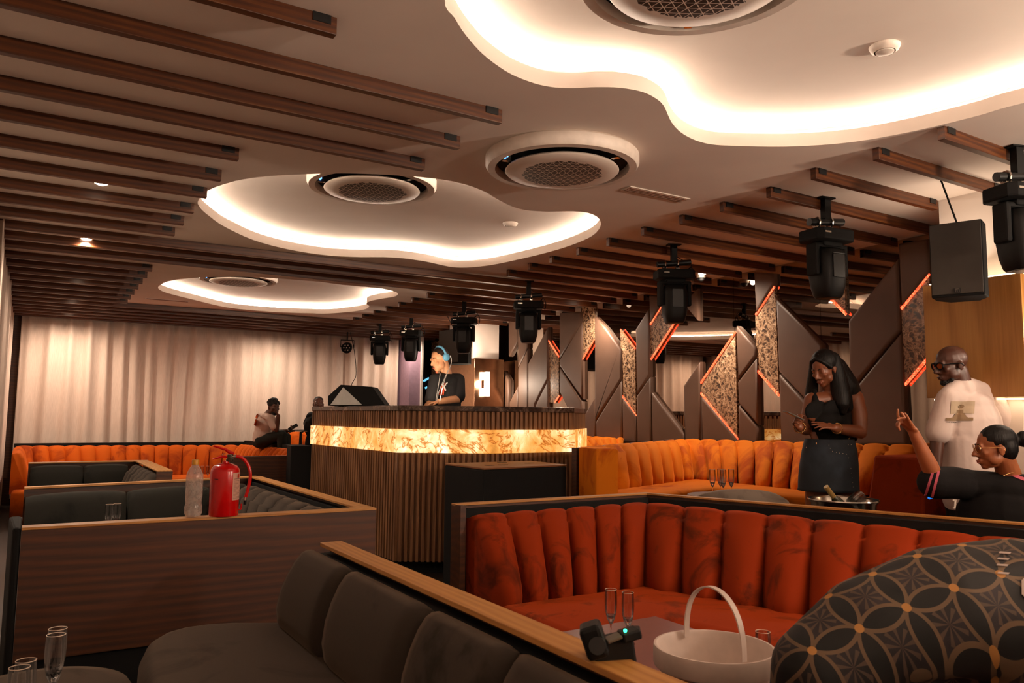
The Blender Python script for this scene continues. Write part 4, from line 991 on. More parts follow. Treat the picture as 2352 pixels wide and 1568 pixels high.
# ---------------------------------------------------------------- moving head lamps
MH = None
def moving_head(x, y, rz, label):
    global MH
    if MH is not None: return copy_tree(MH, (x, y, 2.85), rz, label=label)
    t = thing('moving_head_light', label, 'stage light', (0, 0, 2.85), 0, 'moving head stage lights'); Z = 2.85
    m = MB(); m.box((0, 0, Z - .015), (.05, .045, .17)); m.box((0, 0, Z + .066), (.12, .07, .01)); m.build('ceiling_bracket', 'black', t)
    MB().cyl((-.15, .0, Z - .115), (.15, .0, Z - .085), .026, 16).build('pipe', 'blackmetal', t, smooth=True)
    for dx in (-.085, .03):
        m = MB(); m.tube([(dx + .032 * 0, .034 * math.cos(a), Z - .105 + .1 * dx + .034 * math.sin(a)) for a in [2 * PI * k / 14 for k in range(14)]], .008, 6, closed=True); m.box((dx, 0, Z - .15), (.03, .03, .03)); m.cyl((dx, .03, Z - .10), (dx, .07, Z - .07), .006); m.build('clamp', 'steel', t)
    m = MB(); m.prism([(-.165, -.08), (-.13, -.115), (.13, -.115), (.165, -.08), (.165, .08), (.13, .115), (-.13, .115), (-.165, .08)], Z - .245, Z - .165); bs_ = m.build('base', 'blackmatte', t, bevel=.012)
    MB().box((-.10, -.117, Z - .20), (.05, .004, .012)).build('badge', 'steel', bs_)
    m = MB(); m.box((0, 0, Z - .262), (.17, .13, .035)); m.box((-.125, 0, Z - .37), (.035, .10, .22)); m.box((.125, 0, Z - .37), (.035, .10, .22)); m.box((0, 0, Z - .275), (.28, .10, .03)); m.build('yoke', 'blackmatte', t, bevel=.012)
    m = MB(); rows = []
    for z, sx, sy in ((.0, .02, .02), (.004, .07, .07), (.02, .098, .09), (.08, .108, .10), (.18, .108, .105), (.27, .098, .095), (.33, .082, .08), (.345, .07, .07), (.34, .02, .02)):
        rows.append([(sx * (abs(math.cos(a)) ** .6) * (1 if math.cos(a) > 0 else -1), sy * (abs(math.sin(a)) ** .6) * (1 if math.sin(a) > 0 else -1), Z - .285 - z) for a in [2 * PI * k / 32 for k in range(32)]])
    m.grid(rows, closed_v=True, caps=True); hd_ = m.build('head', 'black', t, smooth=True, angle=50)
    m = MB(); m.box((0, -.104, Z - .42), (.10, .008, .16)); m.box((0, -.108, Z - .335), (.11, .006, .006)); m.build('vent_panel', 'blackmetal', hd_, bevel=.003)
    MB().lathe([(.055, Z - .622), (.05, Z - .630), (0, Z - .634)], (0, 0, 0), 24).build('lens', 'blackmetal', hd_, smooth=True)
    MB().tube(smooth_open([(.12, .03, Z - .17), (.17, .05, Z - .12), (.20, .05, Z - .17), (.19, .04, Z - .24), (.16, .02, Z - .22)], 6), .005, 6).build('cable', 'black', t)
    MB().tube(smooth_open([(.03, .03, Z - .03), (.10, .05, Z - .06), (.17, .04, Z - .10), (.13, .03, Z - .17)], 6), .004, 6).build('cable', 'black', t)
    t.location = (x, y, 2.85); t.rotation_euler = (0, 0, rz); MH = t; return t
for k, (x, y, rz, lb) in enumerate([(4.76, 5.02, -.45, 'black moving head stage light in front of the chevron marble, largest fully visible one'), (4.60, 3.36, -.15, 'black moving head stage light above the woman with long hair'),
    (4.60, 2.13, -.3, 'black moving head stage light cut by the right picture edge'), (4.73, 7.32, -.5, 'black moving head stage light above the right end of the booth'),
    (4.84, 9.05, -.7, 'black moving head stage light before the far pillar'), (4.92, 10.9, -.6, 'black moving head stage light just left of the performer\'s head'), (4.84, 11.95, -.4, 'black moving head stage light left of the performer, farthest one')]):
    moving_head(x, y, rz, lb)
# par can
p = at(797, 798, Y=13.2)
t = thing('par_light', 'small round black stage lamp hanging before the far curtain', 'stage light', (p.x, p.y, p.z - .1))
M_ = Matrix.Translation(p) @ Matrix.Rotation(-.5, 4, 'Z') @ Matrix.Rotation(PI / 2 + .25, 4, 'X')
m = MB(); m.lathe([(0, -.09), (.06, -.09), (.085, -.06), (.095, .05), (.088, .055), (.08, .03), (0, .03)], seg=28, M_=M_); m.build('housing', 'black', t, smooth=True)
m = MB()
for k in range(7):
    a = k * PI / 3; r = 0 if k == 6 else .05
    m.lathe([(.018, .032), (.012, .042), (0, .045)], seg=10, M_=M_ @ Matrix.Translation((r * math.cos(a), r * math.sin(a), 0)))
m.build('lenses', 'steel', t, smooth=True)
m = MB(); m.tube([p + Vector((-.115, 0, 0)), p + Vector((-.115, 0, .13)), p + Vector((.115, -.03, .13)), p + Vector((.115, -.03, 0))], .009, 6); m.cyl(p + Vector((0, 0, .13)), Vector((p.x, p.y, 2.88)), .012); m.build('yoke', 'black', t)
MB().tube(smooth_open([(p.x + .05, p.y, 2.85), (p.x + .14, p.y, 2.5), (p.x + .18, p.y, 2.1), (p.x + .10, p.y, 1.9), (p.x + .12, p.y, 1.5)], 6), .006, 6).build('cable', 'black', t)
# ================================================================ things on ledges and tables
def frame_uv(p):
    h = Vector((p.x, p.y, 0)).normalized(); return Vector((h.y, -h.x, 0)), h      # to the viewer's right, away from the viewer
# water bottle
p = at(443, 1186, z=.90); p.y = 4.088; p.x = at(443, 1186, Y=4.088).x; K = 1.0
t = thing('water_bottle', 'frosty clear water bottle with yellow cap beside the fire extinguisher', 'bottle', (p.x, p.y, .90))
b = [(0, .006), (.022, .002), (.034, .006), (.0405, .02), (.041, .05), (.036, .066), (.0375, .08), (.0395, .10), (.0395, .13), (.0385, .14), (.0395, .15), (.0395, .19), (.038, .205), (.030, .225), (.019, .243), (.0135, .252), (.013, .262), (.0, .263)]
MB().lathe([(r, .90 + z) for r, z in b], (p.x, p.y, 0), 32).build('bottle_body', None or plain('frosted_plastic', 'b09482', .25), t, smooth=True, angle=60)
MB().lathe([(.0145, .90 + .262), (.0145, .90 + .252), (.0165, .90 + .252), (.0165, .90 + .272), (.0155, .90 + .275), (0, .90 + .275)], (p.x, p.y, 0), 24).build('cap', 'yellow', t, smooth=True)
def bottle_mat():
    m = NT('frosty_bottle'); v = m.coords(); n = m.noise(v, 25, 4, .7)
    m.base(m.ramp(n.outputs[0], [(.35, lin('c4b0a4')), (.65, lin('e0d0c6'))])); m.set(Roughness=.12, Alpha=.52); m.b.inputs['Specular IOR Level'].default_value = .8
    m.b.inputs['Transmission Weight'].default_value = .25
    m.bump(n.outputs[0], .25, .003); return m.m
for ch in t.children:
    if ch.name.startswith('bottle_body'): ch.data.materials[0] = bottle_mat()
# fire extinguisher
p = at(513, 1184, Y=4.09); X0, Y0, z0 = p.x, 4.09, .90; u, v = frame_uv(p)
t = thing('fire_extinguisher', 'red fire extinguisher with black nozzle hose standing on the wooden booth rim', 'fire extinguisher', (X0, Y0, z0))
S = p.length and (ROT.T @ np.array([X0, Y0, z0 - CH]))[2] * -1 / FPX      # metres per picture pixel at this distance
R_ = 32.5 * S
MB().lathe([(0, z0), (R_ * .96, z0), (R_, z0 + .006), (R_, z0 + 99 * S), (R_ * .95, z0 + 106 * S), (R_ * .78, z0 + 113 * S), (R_ * .5, z0 + 117 * S), (R_ * .22, z0 + 119 * S), (R_ * .2, z0 + 124 * S), (0, z0 + 124 * S)], (X0, Y0, 0), 48).build('cylinder', 'extred', t, smooth=True, angle=50)
def e(dx, dz, dv=0): return Vector((X0, Y0, z0)) + u * (dx * S) + v * dv + Vector((0, 0, dz * S))
MB().lathe([(.016, 0), (.019, .004), (.019, .012), (.014, .016), (.014, .035), (0, .035)], e(9, 122), 16).build('valve', plain('brass_dark', '4a4638', .3, .8), t, smooth=True)
MB().tube([e(18, 141), e(8, 143), e(-2, 150), e(-28, 158)], [.007, .009, .0065, .004], 8).build('lever', 'extred', t, smooth=True)
MB().tube([e(8, 132), e(-6, 134), e(-28, 128)], [.007, .006, .003], 8).build('carry_handle', 'extred', t, smooth=True)
MB().tube([e(-8, 134 + 3), e(-9, 139), e(-4, 141), e(2, 139)], .0015, 6).build('safety_pin', 'steel', t)
MB().cyl(e(12, 133), e(22, 134), .0085, 14).build('hose_fitting', 'steel', t, smooth=True)
MB().tube(smooth_open([e(21, 134), e(34, 131), e(47, 118), e(54, 100), e(55, 80), e(51, 58), e(47, 40)], 6), .0082, 12).build('hose', 'extred', t, smooth=True)
MB().cyl(e(47, 40), e(46, 33), .0062, 12).build('nozzle_collar', 'steel', t, smooth=True)
MB().cyl(e(46, 33), e(45.5, 23), .0072, 12).build('nozzle', 'black', t, smooth=True)
MB().tube([e(22, 13), e(36, 12, -.01), e(38, 15, -.01), e(38, 26, -.01)], .004, 6).build('hose_clip', 'extred', t)
m = MB(); rows = []
a0 = math.atan2(u.y, u.x)
for k in range(9):
    a = a0 - PI / 2 + .55 + (1.5 - .55) * k / 8 * .98
    rows.append([(X0 + (R_ + .0008) * math.cos(a), Y0 + (R_ + .0008) * math.sin(a), z0 + zz * S) for zz in (36, 60, 84, 98)])
lab_ = m.grid(rows).build('instruction_label', 'label', t, smooth='full')
def arcbar(f0, f1, zz, h, mat, name):
    m = MB(); rows = []
    for k in range(7):
        a = a0 - PI / 2 + .55 + .95 * (f0 + (f1 - f0) * k / 6)
        rows.append([(X0 + (R_ + .0014) * math.cos(a), Y0 + (R_ + .0014) * math.sin(a), z0 + (zz + hh) * S) for hh in (0, h)])
    m.grid(rows); return m
m = arcbar(.42, .68, 86, 9, None, ''); m.build('label_flame', plain('flame_red', 'b03018', .5), lab_)
mm_ = MB()
for i, zz in enumerate((83, 79, 76, 73.5, 70, 67, 64.5, 61, 58, 55, 52, 49, 46.5, 43, 40)):
    q = arcbar(.08, .9 if i == 0 else (.35 + .2 * ((i * 7) % 4)), zz, 1.3 if i == 0 else .7, None, '')
    q.b.faces.ensure_lookup_table()
    base_ = {vv: mm_.b.verts.new(vv.co) for vv in q.b.verts}
    for f in q.b.faces: mm_.b.faces.new([base_[vv] for vv in f.verts])
    q.b.free()
mm_.build('label_text_lines', plain('print_grey', '6a4a40', .7), lab_)
m = MB(); rows = []
for k in range(4):
    a = a0 - PI / 2 - .75 + .3 * k / 3
    rows.append([(X0 + (R_ + .0008) * math.cos(a), Y0 + (R_ + .0008) * math.sin(a), z0 + zz * S) for zz in (83.5, 85)])
m.grid(rows).build('black_mark', 'black', t)

# white bucket on the low table
c = at(1640, 1482, z=.76); Rb = 138 * at(1640, 1482, z=.76).length * 0 + 138 * (ROT.T @ np.array([c.x, c.y, .76 - CH]))[2] * -1 / FPX
t = thing('bucket', 'white plastic bucket with raised handle in the foreground', 'bucket', (c.x, c.y, .50)); u, v = frame_uv(c)
MB().lathe([(0, .504), (Rb * .74, .504), (Rb * .76, .52), (Rb * .89, .705), (Rb * .985, .705), (Rb, .712), (Rb, .752), (Rb * .985, .76), (Rb * .95, .76), (Rb * .925, .752), (Rb * .915, .735), (Rb * .86, .70), (Rb * .735, .53), (0, .512)][::-1], (c.x, c.y, 0), 72).build('shell', 'cream', t, smooth=True, angle=35)
h0 = c + (-u * .50 + v * .78) * Rb * .93; h1 = c + (u * .52 - v * .30) * Rb * .9
h0.z = .745; h1.z = .735
a1, a2 = h0, h1; mid = (a1 + a2) / 2; rows = []
tv = (a2 - a1).normalized(); side = tv.cross(Vector((0, 0, 1))).normalized(); apex = at(1636, 1349, d=(ROT.T @ np.array([mid.x, mid.y, .9 - CH]))[2] * -1).z
hp = []
for k in range(41):
    th = PI * k / 40; r = (a2 - a1).length / 2
    pt_ = mid - tv * r * math.cos(th) * (1 + .06 * math.sin(th)) + Vector((0, 0, (apex - mid.z) * math.sin(th) ** .85)) + (a1 - mid).normalized() * 0
    hp.append(pt_)
rows = []
for i, p_ in enumerate(hp):
    tt = (hp[min(i + 1, 40)] - hp[max(i - 1, 0)]).normalized(); nn = tt.cross(side).normalized()
    rows.append([p_ + side * .009 + nn * .002, p_ - side * .009 + nn * .002, p_ - side * .009 - nn * .002, p_ + side * .009 - nn * .002])
MB().grid(rows, closed_v=True, caps=True).build('handle', 'cream', t, smooth=True, angle=50)

# camera flash lying on the wooden rim
c = at(1392, 1512, z=.90); c.x = 1.07; u, v = frame_uv(c)
S = (ROT.T @ np.array([c.x, c.y, .9 - CH]))[2] * -1 / FPX
c = at(1392, 1512, z=.90)
t = thing('camera_flash', 'black camera flash with a green light lying on the wooden rim of the grey banquette', 'camera flash', (c.x, c.y, .90))
def g(px_, py_, dv=0): return at(px_, py_, d=S * FPX + dv)
def rbox(a, b, up, w_, h_, name, mat, parent, bev=.006):
    a, b = Vector(a), Vector(b); tt = (b - a).normalized(); upv = Vector(up); s_ = tt.cross(upv).normalized(); n_ = s_.cross(tt).normalized(); m = MB()
    vs = [q + s_ * sx * w_ / 2 + n_ * sz * h_ / 2 for q in (a, b) for sx, sz in ((-1, -1), (1, -1), (1, 1), (-1, 1))]
    m._f(vs, [(0, 3, 2, 1), (4, 5, 6, 7)] + [(i, (i + 1) % 4, 4 + (i + 1) % 4, 4 + i) for i in range(4)])
    return m.build(name, mat, parent, bevel=bev)
rbox(g(1357, 1505, .0), g(1450, 1484, .02), (0, 0, 1), .055, .058, 'body', 'black', t)
rbox(g(1352, 1432, -.01), g(1377, 1505, -.015), v, .046, .056, 'flash_head', 'black', t, .009)
MB().cyl(g(1372, 1483, -.055), g(1376, 1483, .03), .0175, 24).build('pivot', 'blackmetal', t, smooth=True)
rbox(g(1392, 1471, -.015), g(1425, 1458, -.01), (0, 0, 1), .035, .006, 'display', plain('display_grey', '5a5044', .35), t, .002)
rbox(g(1425, 1462, -.01), g(1466, 1450, 0), (0, 0, 1), .04, .02, 'foot_mount', 'black', t, .004)
MB().cyl(g(1457, 1442, 0), g(1462, 1462, 0), .012, 14).build('locking_ring', 'blackmetal', t)
MB().sphere(g(1436, 1448, -.025), .0035).build('green_light', emit('green_led', (.02, 1, .35), 8), t)

# wine cooler with a bottle
c = Vector((4.42, 3.12, .13)); pr = at(1937, 1147, z=.90); c.x, c.y = pr.x, pr.y
Rc = 77 * (ROT.T @ np.array([c.x, c.y, .9 - CH]))[2] * -1 / FPX
t = thing('ice_bucket', 'round steel ice bucket holding a bottle and a glass, in front of the standing woman', 'ice bucket', (c.x, c.y, .13))
MB().lathe([(0, .60), (Rc * .7, .60), (Rc * .82, .64), (Rc * .93, .88), (Rc, .895), (Rc * 1.01, .90), (Rc * .99, .906), (Rc * .91, .893), (Rc * .8, .66), (0, .62)], (c.x, c.y, 0), 56).build('bowl', 'steel', t, smooth=True, angle=50)
MB().lathe([(.02, .60), (.02, .17), (.16, .15), (.17, .13), (0, .13)], (c.x, c.y, 0), 24).build('stand', 'steel', t, smooth=True)
a_, b_ = at(1898, 1121, d=(ROT.T @ np.array([c.x, c.y, .9 - CH]))[2] * -1), None
dd = (ROT.T @ np.array([c.x, c.y, .9 - CH]))[2] * -1
top, bot = at(1897, 1117, d=dd), at(1930, 1162, d=dd + .02)
t = thing('wine_bottle', 'bottle with gold foil neck leaning in the steel ice bucket', 'bottle', tuple(bot))
ax = (top - bot).normalized(); Lb = (top - bot).length; ax0 = bot - ax * .13
M_ = Matrix.Translation(ax0) @ ax.to_track_quat('Z', 'Y').to_matrix().to_4x4(); LL = Lb + .13
MB().lathe([(0, 0), (.036, .004), (.038, .02), (.038, LL - .15), (.034, LL - .125), (.016, LL - .085), (.0145, LL - .08), (0, LL - .08)], seg=28, M_=M_).build('glass_body', plain('bottle_green', (.03, .035, .015), .1), t, smooth=True)
MB().lathe([(.0165, LL - .09), (.0158, LL - .02), (.0165, LL - .01), (.0165, LL), (0, LL)], seg=24, M_=M_).build('foil', plain('gold_foil', 'b89a5c', .4, .3), t, smooth=True)
MB().lathe([(.0385, LL - .25), (.0385, LL - .165)], seg=28, M_=M_).build('label_band', plain('cream_label', 'b0a080', .6), t, smooth=True)
q = at(1965, 1143, d=dd)
t = thing('tumbler', 'clear glass lying in the steel ice bucket beside the bottle', 'glass', tuple(q - Vector((0, 0, .05))))
MB().lathe([(.0, -.045), (.036, -.045), (.042, .05), (.040, .05), (.034, -.035), (0, -.035)], seg=28, M_=Matrix.Translation(q - Vector((0, 0, .012))) @ Matrix.Rotation(1.2, 4, 'Y')).build('glass_body', 'glass', t, smooth=True)
# paper scrap near the left curtain foot
q = at(8, 1277, z=.33)

# ================================================================ people
def skin(name, col, rough=.45):
    m = NT(name); v = m.coords(); n = m.noise(v, 9, 3)
    c = lin(col); m.base(m.ramp(n.outputs[0], [(.3, tuple(x * .85 for x in c[:3])), (.7, tuple(min(1, x * 1.08) for x in c[:3]))])); m.set(Roughness=rough)
    m.b.inputs['Subsurface Weight'].default_value = .08; m.b.inputs['Subsurface Radius'].default_value = (.02, .008, .004); return m.m
def cloth(name, col, rough=.85, bump=.25):
    m = NT(name); v = m.coords(); n = m.noise(v, 5, 3, .5, .6); n2 = m.noise(v, 220, 2); c = lin(col)
    m.base(m.ramp(n.outputs[0], [(.3, tuple(x * .9 for x in c[:3])), (.7, c)])); m.set(Roughness=rough); m.b.inputs['Specular IOR Level'].default_value = .2
    m.bump(n.outputs[0], bump, .03); return m.m
class Fig:
    def __init__(s): s.b = bmesh.new()
    def _sph(s, M_):
        nu, nv = 16, 10; top = s.b.verts.new(M_ @ Vector((0, 0, 1))); bot = s.b.verts.new(M_ @ Vector((0, 0, -1)))
        R_ = [[s.b.verts.new(M_ @ Vector((math.sin(PI * j / nv) * math.cos(2 * PI * k / nu), math.sin(PI * j / nv) * math.sin(2 * PI * k / nu), math.cos(PI * j / nv)))) for k in range(nu)] for j in range(1, nv)]
        F_ = s.b.faces.new
        for k in range(nu):
            k2 = (k + 1) % nu; F_((top, R_[0][k], R_[0][k2])); F_((bot, R_[-1][k2], R_[-1][k]))
            for j in range(nv - 2): F_((R_[j][k], R_[j + 1][k], R_[j + 1][k2], R_[j][k2]))
        return s
    def ell(s, c, r, x=(1, 0, 0), y=(0, 1, 0), z=(0, 0, 1)):
        X_, Y_, Z_ = Vector(x).normalized(), Vector(y).normalized(), Vector(z).normalized()
        M_ = Matrix([[X_[i] * r[0], Y_[i] * r[1], Z_[i] * r[2], c[i]] for i in range(3)] + [[0, 0, 0, 1]])
        return s._sph(M_)
    def cap(s, a, b, ra, rb=None, flat=1.0, wide=None):
        """tapered limb from a to b; flat < 1 squashes it across the direction 'wide'"""
        a, b = Vector(a), Vector(b); rb = ra if rb is None else rb; L = (b - a).length
        n = max(2, int(L / (min(ra, rb) * .35)) + 1); n = min(n, 26)
        if L < 1e-5: return s.ell(a, (ra, ra, ra))
        z = (b - a).normalized(); w_ = Vector(wide) if wide is not None else (Vector((0, 0, 1)) if abs(z.z) < .9 else Vector((1, 0, 0)))
        x = (w_ - z * w_.dot(z)).normalized(); y = z.cross(x)
        for i in (0, n - 1):
            t_ = i / (n - 1); r = ra + (rb - ra) * t_; s.ell(a + (b - a) * t_, (r, r * flat, r), x, y, z)
        rings = []
        for i in range(2):
            r = (ra, rb)[i]; c = (a, b)[i]; rings.append([s.b.verts.new(c + x * r * math.cos(2 * PI * k / 18) + y * r * flat * math.sin(2 * PI * k / 18)) for k in range(18)])
        for k in range(18): s.b.faces.new([rings[0][k], rings[0][(k + 1) % 18], rings[1][(k + 1) % 18], rings[1][k]])
        s.b.faces.new(rings[0][::-1]); s.b.faces.new(rings[1]); return s
    def chain(s, pts, rs, flat=1.0, wide=None):
        for i in range(len(pts) - 1): s.cap(pts[i], pts[i + 1], rs[i], rs[i + 1], flat, wide)
        return s
    def build(s, name, mat, parent=None, voxel=.008, smooth=6, org=None):
        me = bpy.data.meshes.new(name); bmesh.ops.recalc_face_normals(s.b, faces=s.b.faces)
        o = bpy.data.objects.new(name, me); COL.objects.link(o)
        if parent is not None: s.b.transform(world_of(parent).inverted()); o.parent = parent; WM[o.name] = world_of(parent)
        else:
            org = Vector(org); s.b.transform(Matrix.Translation(-org)); o.location = org; WM[o.name] = Matrix.Translation(org)
        s.b.to_mesh(me); s.b.free(); me.materials.append(MAT[mat] if isinstance(mat, str) else mat)
        r = o.modifiers.new('remesh', 'REMESH'); r.mode = 'VOXEL'; r.voxel_size = voxel; r.use_smooth_shade = True
        if smooth: q = o.modifiers.new('smooth', 'SMOOTH'); q.factor = .5; q.iterations = smooth
        return o
class Head:
    """a head of real size at c; yaw 0 looks at the viewer, negative turns to the viewer's left; pitch tips the face down"""
    def __init__(s, c, yaw, pitch=0, roll=0, k=1.0):
        u, v = frame_uv(c); s.c = Vector(c); s.k = k
        f = -v * math.cos(yaw) + u * math.sin(yaw); r = f.cross(Vector((0, 0, 1))).normalized()   # r: the person's right-hand side... seen from inside
        f = (f * math.cos(pitch) - Vector((0, 0, 1)) * math.sin(pitch)).normalized(); up = r.cross(f).normalized()
        q = Matrix.Rotation(roll, 3, f); s.r, s.f, s.up = q @ r, f, q @ up
    def P(s, x, y, z): return s.c + (s.r * x + s.f * y + s.up * z) * s.k
    def E(s, F, c, r): F.ell(s.P(*c), [q * s.k for q in r], s.r, s.f, s.up)
    def C(s, F, a, b, ra, rb=None, flat=1): F.cap(s.P(*a), s.P(*b), ra * s.k, (ra if rb is None else rb) * s.k, flat)
    def skull(s, F, fem=False):
        s.E(F, (0, -.012, .035), (.074, .094, .082)); s.E(F, (0, .022, -.015), (.064, .070, .082))
        s.E(F, (0, .030, -.062), (.048, .055, .044)); s.E(F, (0, .062, -.094), (.024, .020, .017))
        for sx in (-1, 1):
            s.E(F, (sx * .046, .020, -.055), (.02, .036, .032)); s.E(F, (sx * .040, .064, -.018), (.021, .018, .017))
            s.E(F, (sx * .078, -.008, -.012), (.008, .018, .030)); s.E(F, (sx * .083, -.016, -.002), (.006, .014, .018))
            s.E(F, (sx * .031, .076, .010), (.015, .010, .008)); s.E(F, (sx * .013, .094, -.034), (.009, .010, .007))
        s.C(F, (-.040, .078, .026), (.040, .078, .026), .010 if not fem else .007)
        s.C(F, (0, .086, .018), (0, .110, -.026), .0075, .0115)
        s.E(F, (0, .083, -.062), (.026, .016, .010)); s.E(F, (0, .080, -.074), (.022, .015, .008))
        return F
    def lips(s, parent, col):
        F = Fig(); s.E(F, (0, .0955, -.0595), (.022, .0065, .0045)); s.E(F, (0, .0925, -.0685), (.019, .0065, .0055)); F.build('lips', col, parent, .0022, 2)
    def eyes(s, parent, closed=False, skinm=None):
        m = MB()
        for sx in (-1, 1):
            M_ = Matrix([[s.r[i] * .0125 * s.k, s.f[i] * .009 * s.k, s.up[i] * (.0045 if closed else .0062) * s.k, s.P(sx * .031, .0815, .0085)[i]] for i in range(3)] + [[0, 0, 0, 1]])
            m.mi = 0; m.lathe([(math.sin(PI * i / 8), -math.cos(PI * i / 8)) for i in range(9)], seg=14, M_=M_)
            m.mi = 1; c_ = s.P(sx * .031 , .0895, .007); 
            M2 = Matrix([[s.r[i] * .0052 * s.k, s.f[i] * .003 * s.k, s.up[i] * .0048 * s.k, c_[i]] for i in range(3)] + [[0, 0, 0, 1]])
            m.lathe([(math.sin(PI * i / 6), -math.cos(PI * i / 6)) for i in range(7)], seg=10, M_=M2)
        if closed: m.b.free()
        else: m.build('eyes', [MAT['eyewhite'], MAT['iris']], parent, smooth=True)
        m = MB()
        for sx in (-1, 1):
            m.tube([s.P(sx * (.014 + .0075 * k), .0885 - .0035 * k * k * .55, .0275 + .004 * math.sin(PI * k / 4)) for k in range(5)], [.002 * s.k, .003 * s.k, .003 * s.k, .0025 * s.k, .0012 * s.k], 6)
            m.tube([s.P(sx * (.019 + .006 * k), .089 - .0028 * k * k * .4, .0145 - .0008 * (k - 2) ** 2 - (.011 if closed else 0) + (.0016 * (k - 2) ** 2 if closed else 0)) for k in range(5)], .0014 * s.k, 5)
        m.build('eyebrows_and_lashes', 'hairblack', parent)
    def ear_anchor(s, sx): return s.P(sx * .086, -.01, -.01)
MAT['eyewhite'] = plain('eye_white', 'c8bab0', .3); MAT['iris'] = plain('iris_dark', (.015, .008, .005), .2)
def hairm(name, col, scale=60):
    m = NT(name); v = m.coords((scale, scale, 4)); n = m.noise(v, 3, 3); c = lin(col)
    m.base(m.ramp(n.outputs[0], [(.3, tuple(x * .5 for x in c[:3])), (.7, c)])); m.set(Roughness=.55); m.b.inputs['Specular IOR Level'].default_value = .25; m.bump(n.outputs[0], .5, .006); return m.m
MAT['hairblack'] = hairm('black_hair', '0b0807')
def curlm():
    m = NT('curly_hair'); v = m.coords(); n = m.noise(v, 60, 3); m.base(m.ramp(n.outputs[0], [(.3, lin('080605')), (.7, lin('1a1411'))])); m.set(Roughness=.8); m.bump(n.outputs[0], 1, .02); return m.m
MAT['haircurly'] = curlm()
def hand(F, wr, d, n, side, curls=(.3, .35, .4, .45), spread=.06, thumb=(.7, .3), k=1.0, lens=(.072, .080, .075, .058)):
    """wrist, pointing direction, palm normal (fingers curl towards it), side = +1/-1 picks the thumb side; curls may be a number or a 3-tuple per finger"""
    d = Vector(d).normalized(); n = Vector(n); n = (n - d * n.dot(d)).normalized(); s_ = d.cross(n).normalized() * side; wr = Vector(wr)
    for i in range(4):
        off = (1.5 - i) * .0195 * k; base = wr + d * (.088 - .004 * abs(i - 1)) * k + s_ * off
        F.cap(wr + d * .012 * k + s_ * off * .55, base, .0135 * k, .0105 * k)
        ang = (1.5 - i) * spread; dd = (d * math.cos(ang) + s_ * math.sin(ang)).normalized(); cu = curls[i]; cu = (cu, cu * 1.1, cu * .8) if not isinstance(cu, tuple) else cu
        p0 = base; a = 0
        for j, fr in enumerate((.45, .31, .24)):
            a += cu[j]; q = (dd * math.cos(a) + n * math.sin(a)); p1 = p0 + q * lens[i] * fr * k
            r0, r1 = (.0092, .0085, .0078, .0066)[j] * k, (.0085, .0078, .0066)[j] * k; F.cap(p0, p1, r0, r1); p0 = p1
    F.ell(wr + d * .048 * k + n * .002, (.036 * k, .042 * k, .0125 * k), s_, d, n)
    b = wr + d * .022 * k + s_ * .026 * k; q = (d * math.cos(thumb[0]) + s_ * math.sin(thumb[0]) + n * thumb[1]).normalized()
    F.cap(wr + d * .01 * k + s_ * .012 * k, b + q * .018 * k, .015 * k, .0125 * k); m1 = b + q * .045 * k; F.cap(b, m1, .0125 * k, .010 * k)
    q2 = (q + d * .5 + n * .25).normalized(); F.cap(m1, m1 + q2 * .030 * k, .0098 * k, .0075 * k)
    return F
def polyline_chain(name, pts, r, mat, parent, beads=False, gap=1.0):
    m = MB(); pts = smooth_open(pts, 8)
    if not beads: m.tube(pts, r, 6)
    else:
        acc = 0; last = pts[0]; m.sphere(last, r, seg=8)
        for a, b in zip(pts, pts[1:]):
            L = (b - a).length; n = max(1, int(L / (2 * r * gap)))
            for k in range(n): m.sphere(a.lerp(b, (k + 1) / n), r, seg=8)
    return m.build(name, mat, parent, smooth=True)
from mathutils.bvhtree import BVHTree
_BV = {}
def print_patch(parent, target, corners, name, mat, off=.003, nx=16, nz=14, mask=None):
    """a printed patch laid on the cloth: corners TL, TR, BR, BL give its outline as seen from the front"""
    if target.name not in _BV:
        dg = bpy.context.evaluated_depsgraph_get(); ev = target.evaluated_get(dg); _BV[target.name] = BVHTree.FromObject(ev, dg)
    bv_ = _BV[target.name]; W0 = world_of(target); org = W0.inverted() @ Vector((0, 0, CH))
    TL, TR, BR, BL = map(Vector, corners); m = MB(); rows = []
    for i in range(nx + 1):
        r_ = []
        for j in range(nz + 1):
            p_ = TL.lerp(TR, i / nx).lerp(BL.lerp(BR, i / nx), j / nz); d_ = (W0.inverted() @ p_ - org).normalized(); h = bv_.ray_cast(org, d_)
            r_.append((W0 @ (h[0] + h[1] * off * (1 if h[1].dot(d_) < 0 else -1))) if h[0] is not None else p_)
        rows.append(r_)
    if mask is None: m.grid(rows)
    else:
        bv = [[m.b.verts.new(p_) for p_ in r] for r in rows]
        for i in range(nx):
            for j in range(nz):
                if mask((i + .5) / nx, (j + .5) / nz): m.b.faces.new([bv[i][j], bv[i + 1][j], bv[i + 1][j + 1], bv[i][j + 1]])
        for vv in [vv for vv in m.b.verts if not vv.link_faces]: m.b.verts.remove(vv)
    return m.build(name, mat, parent, smooth='full')
UP = Vector((0, 0, 1))
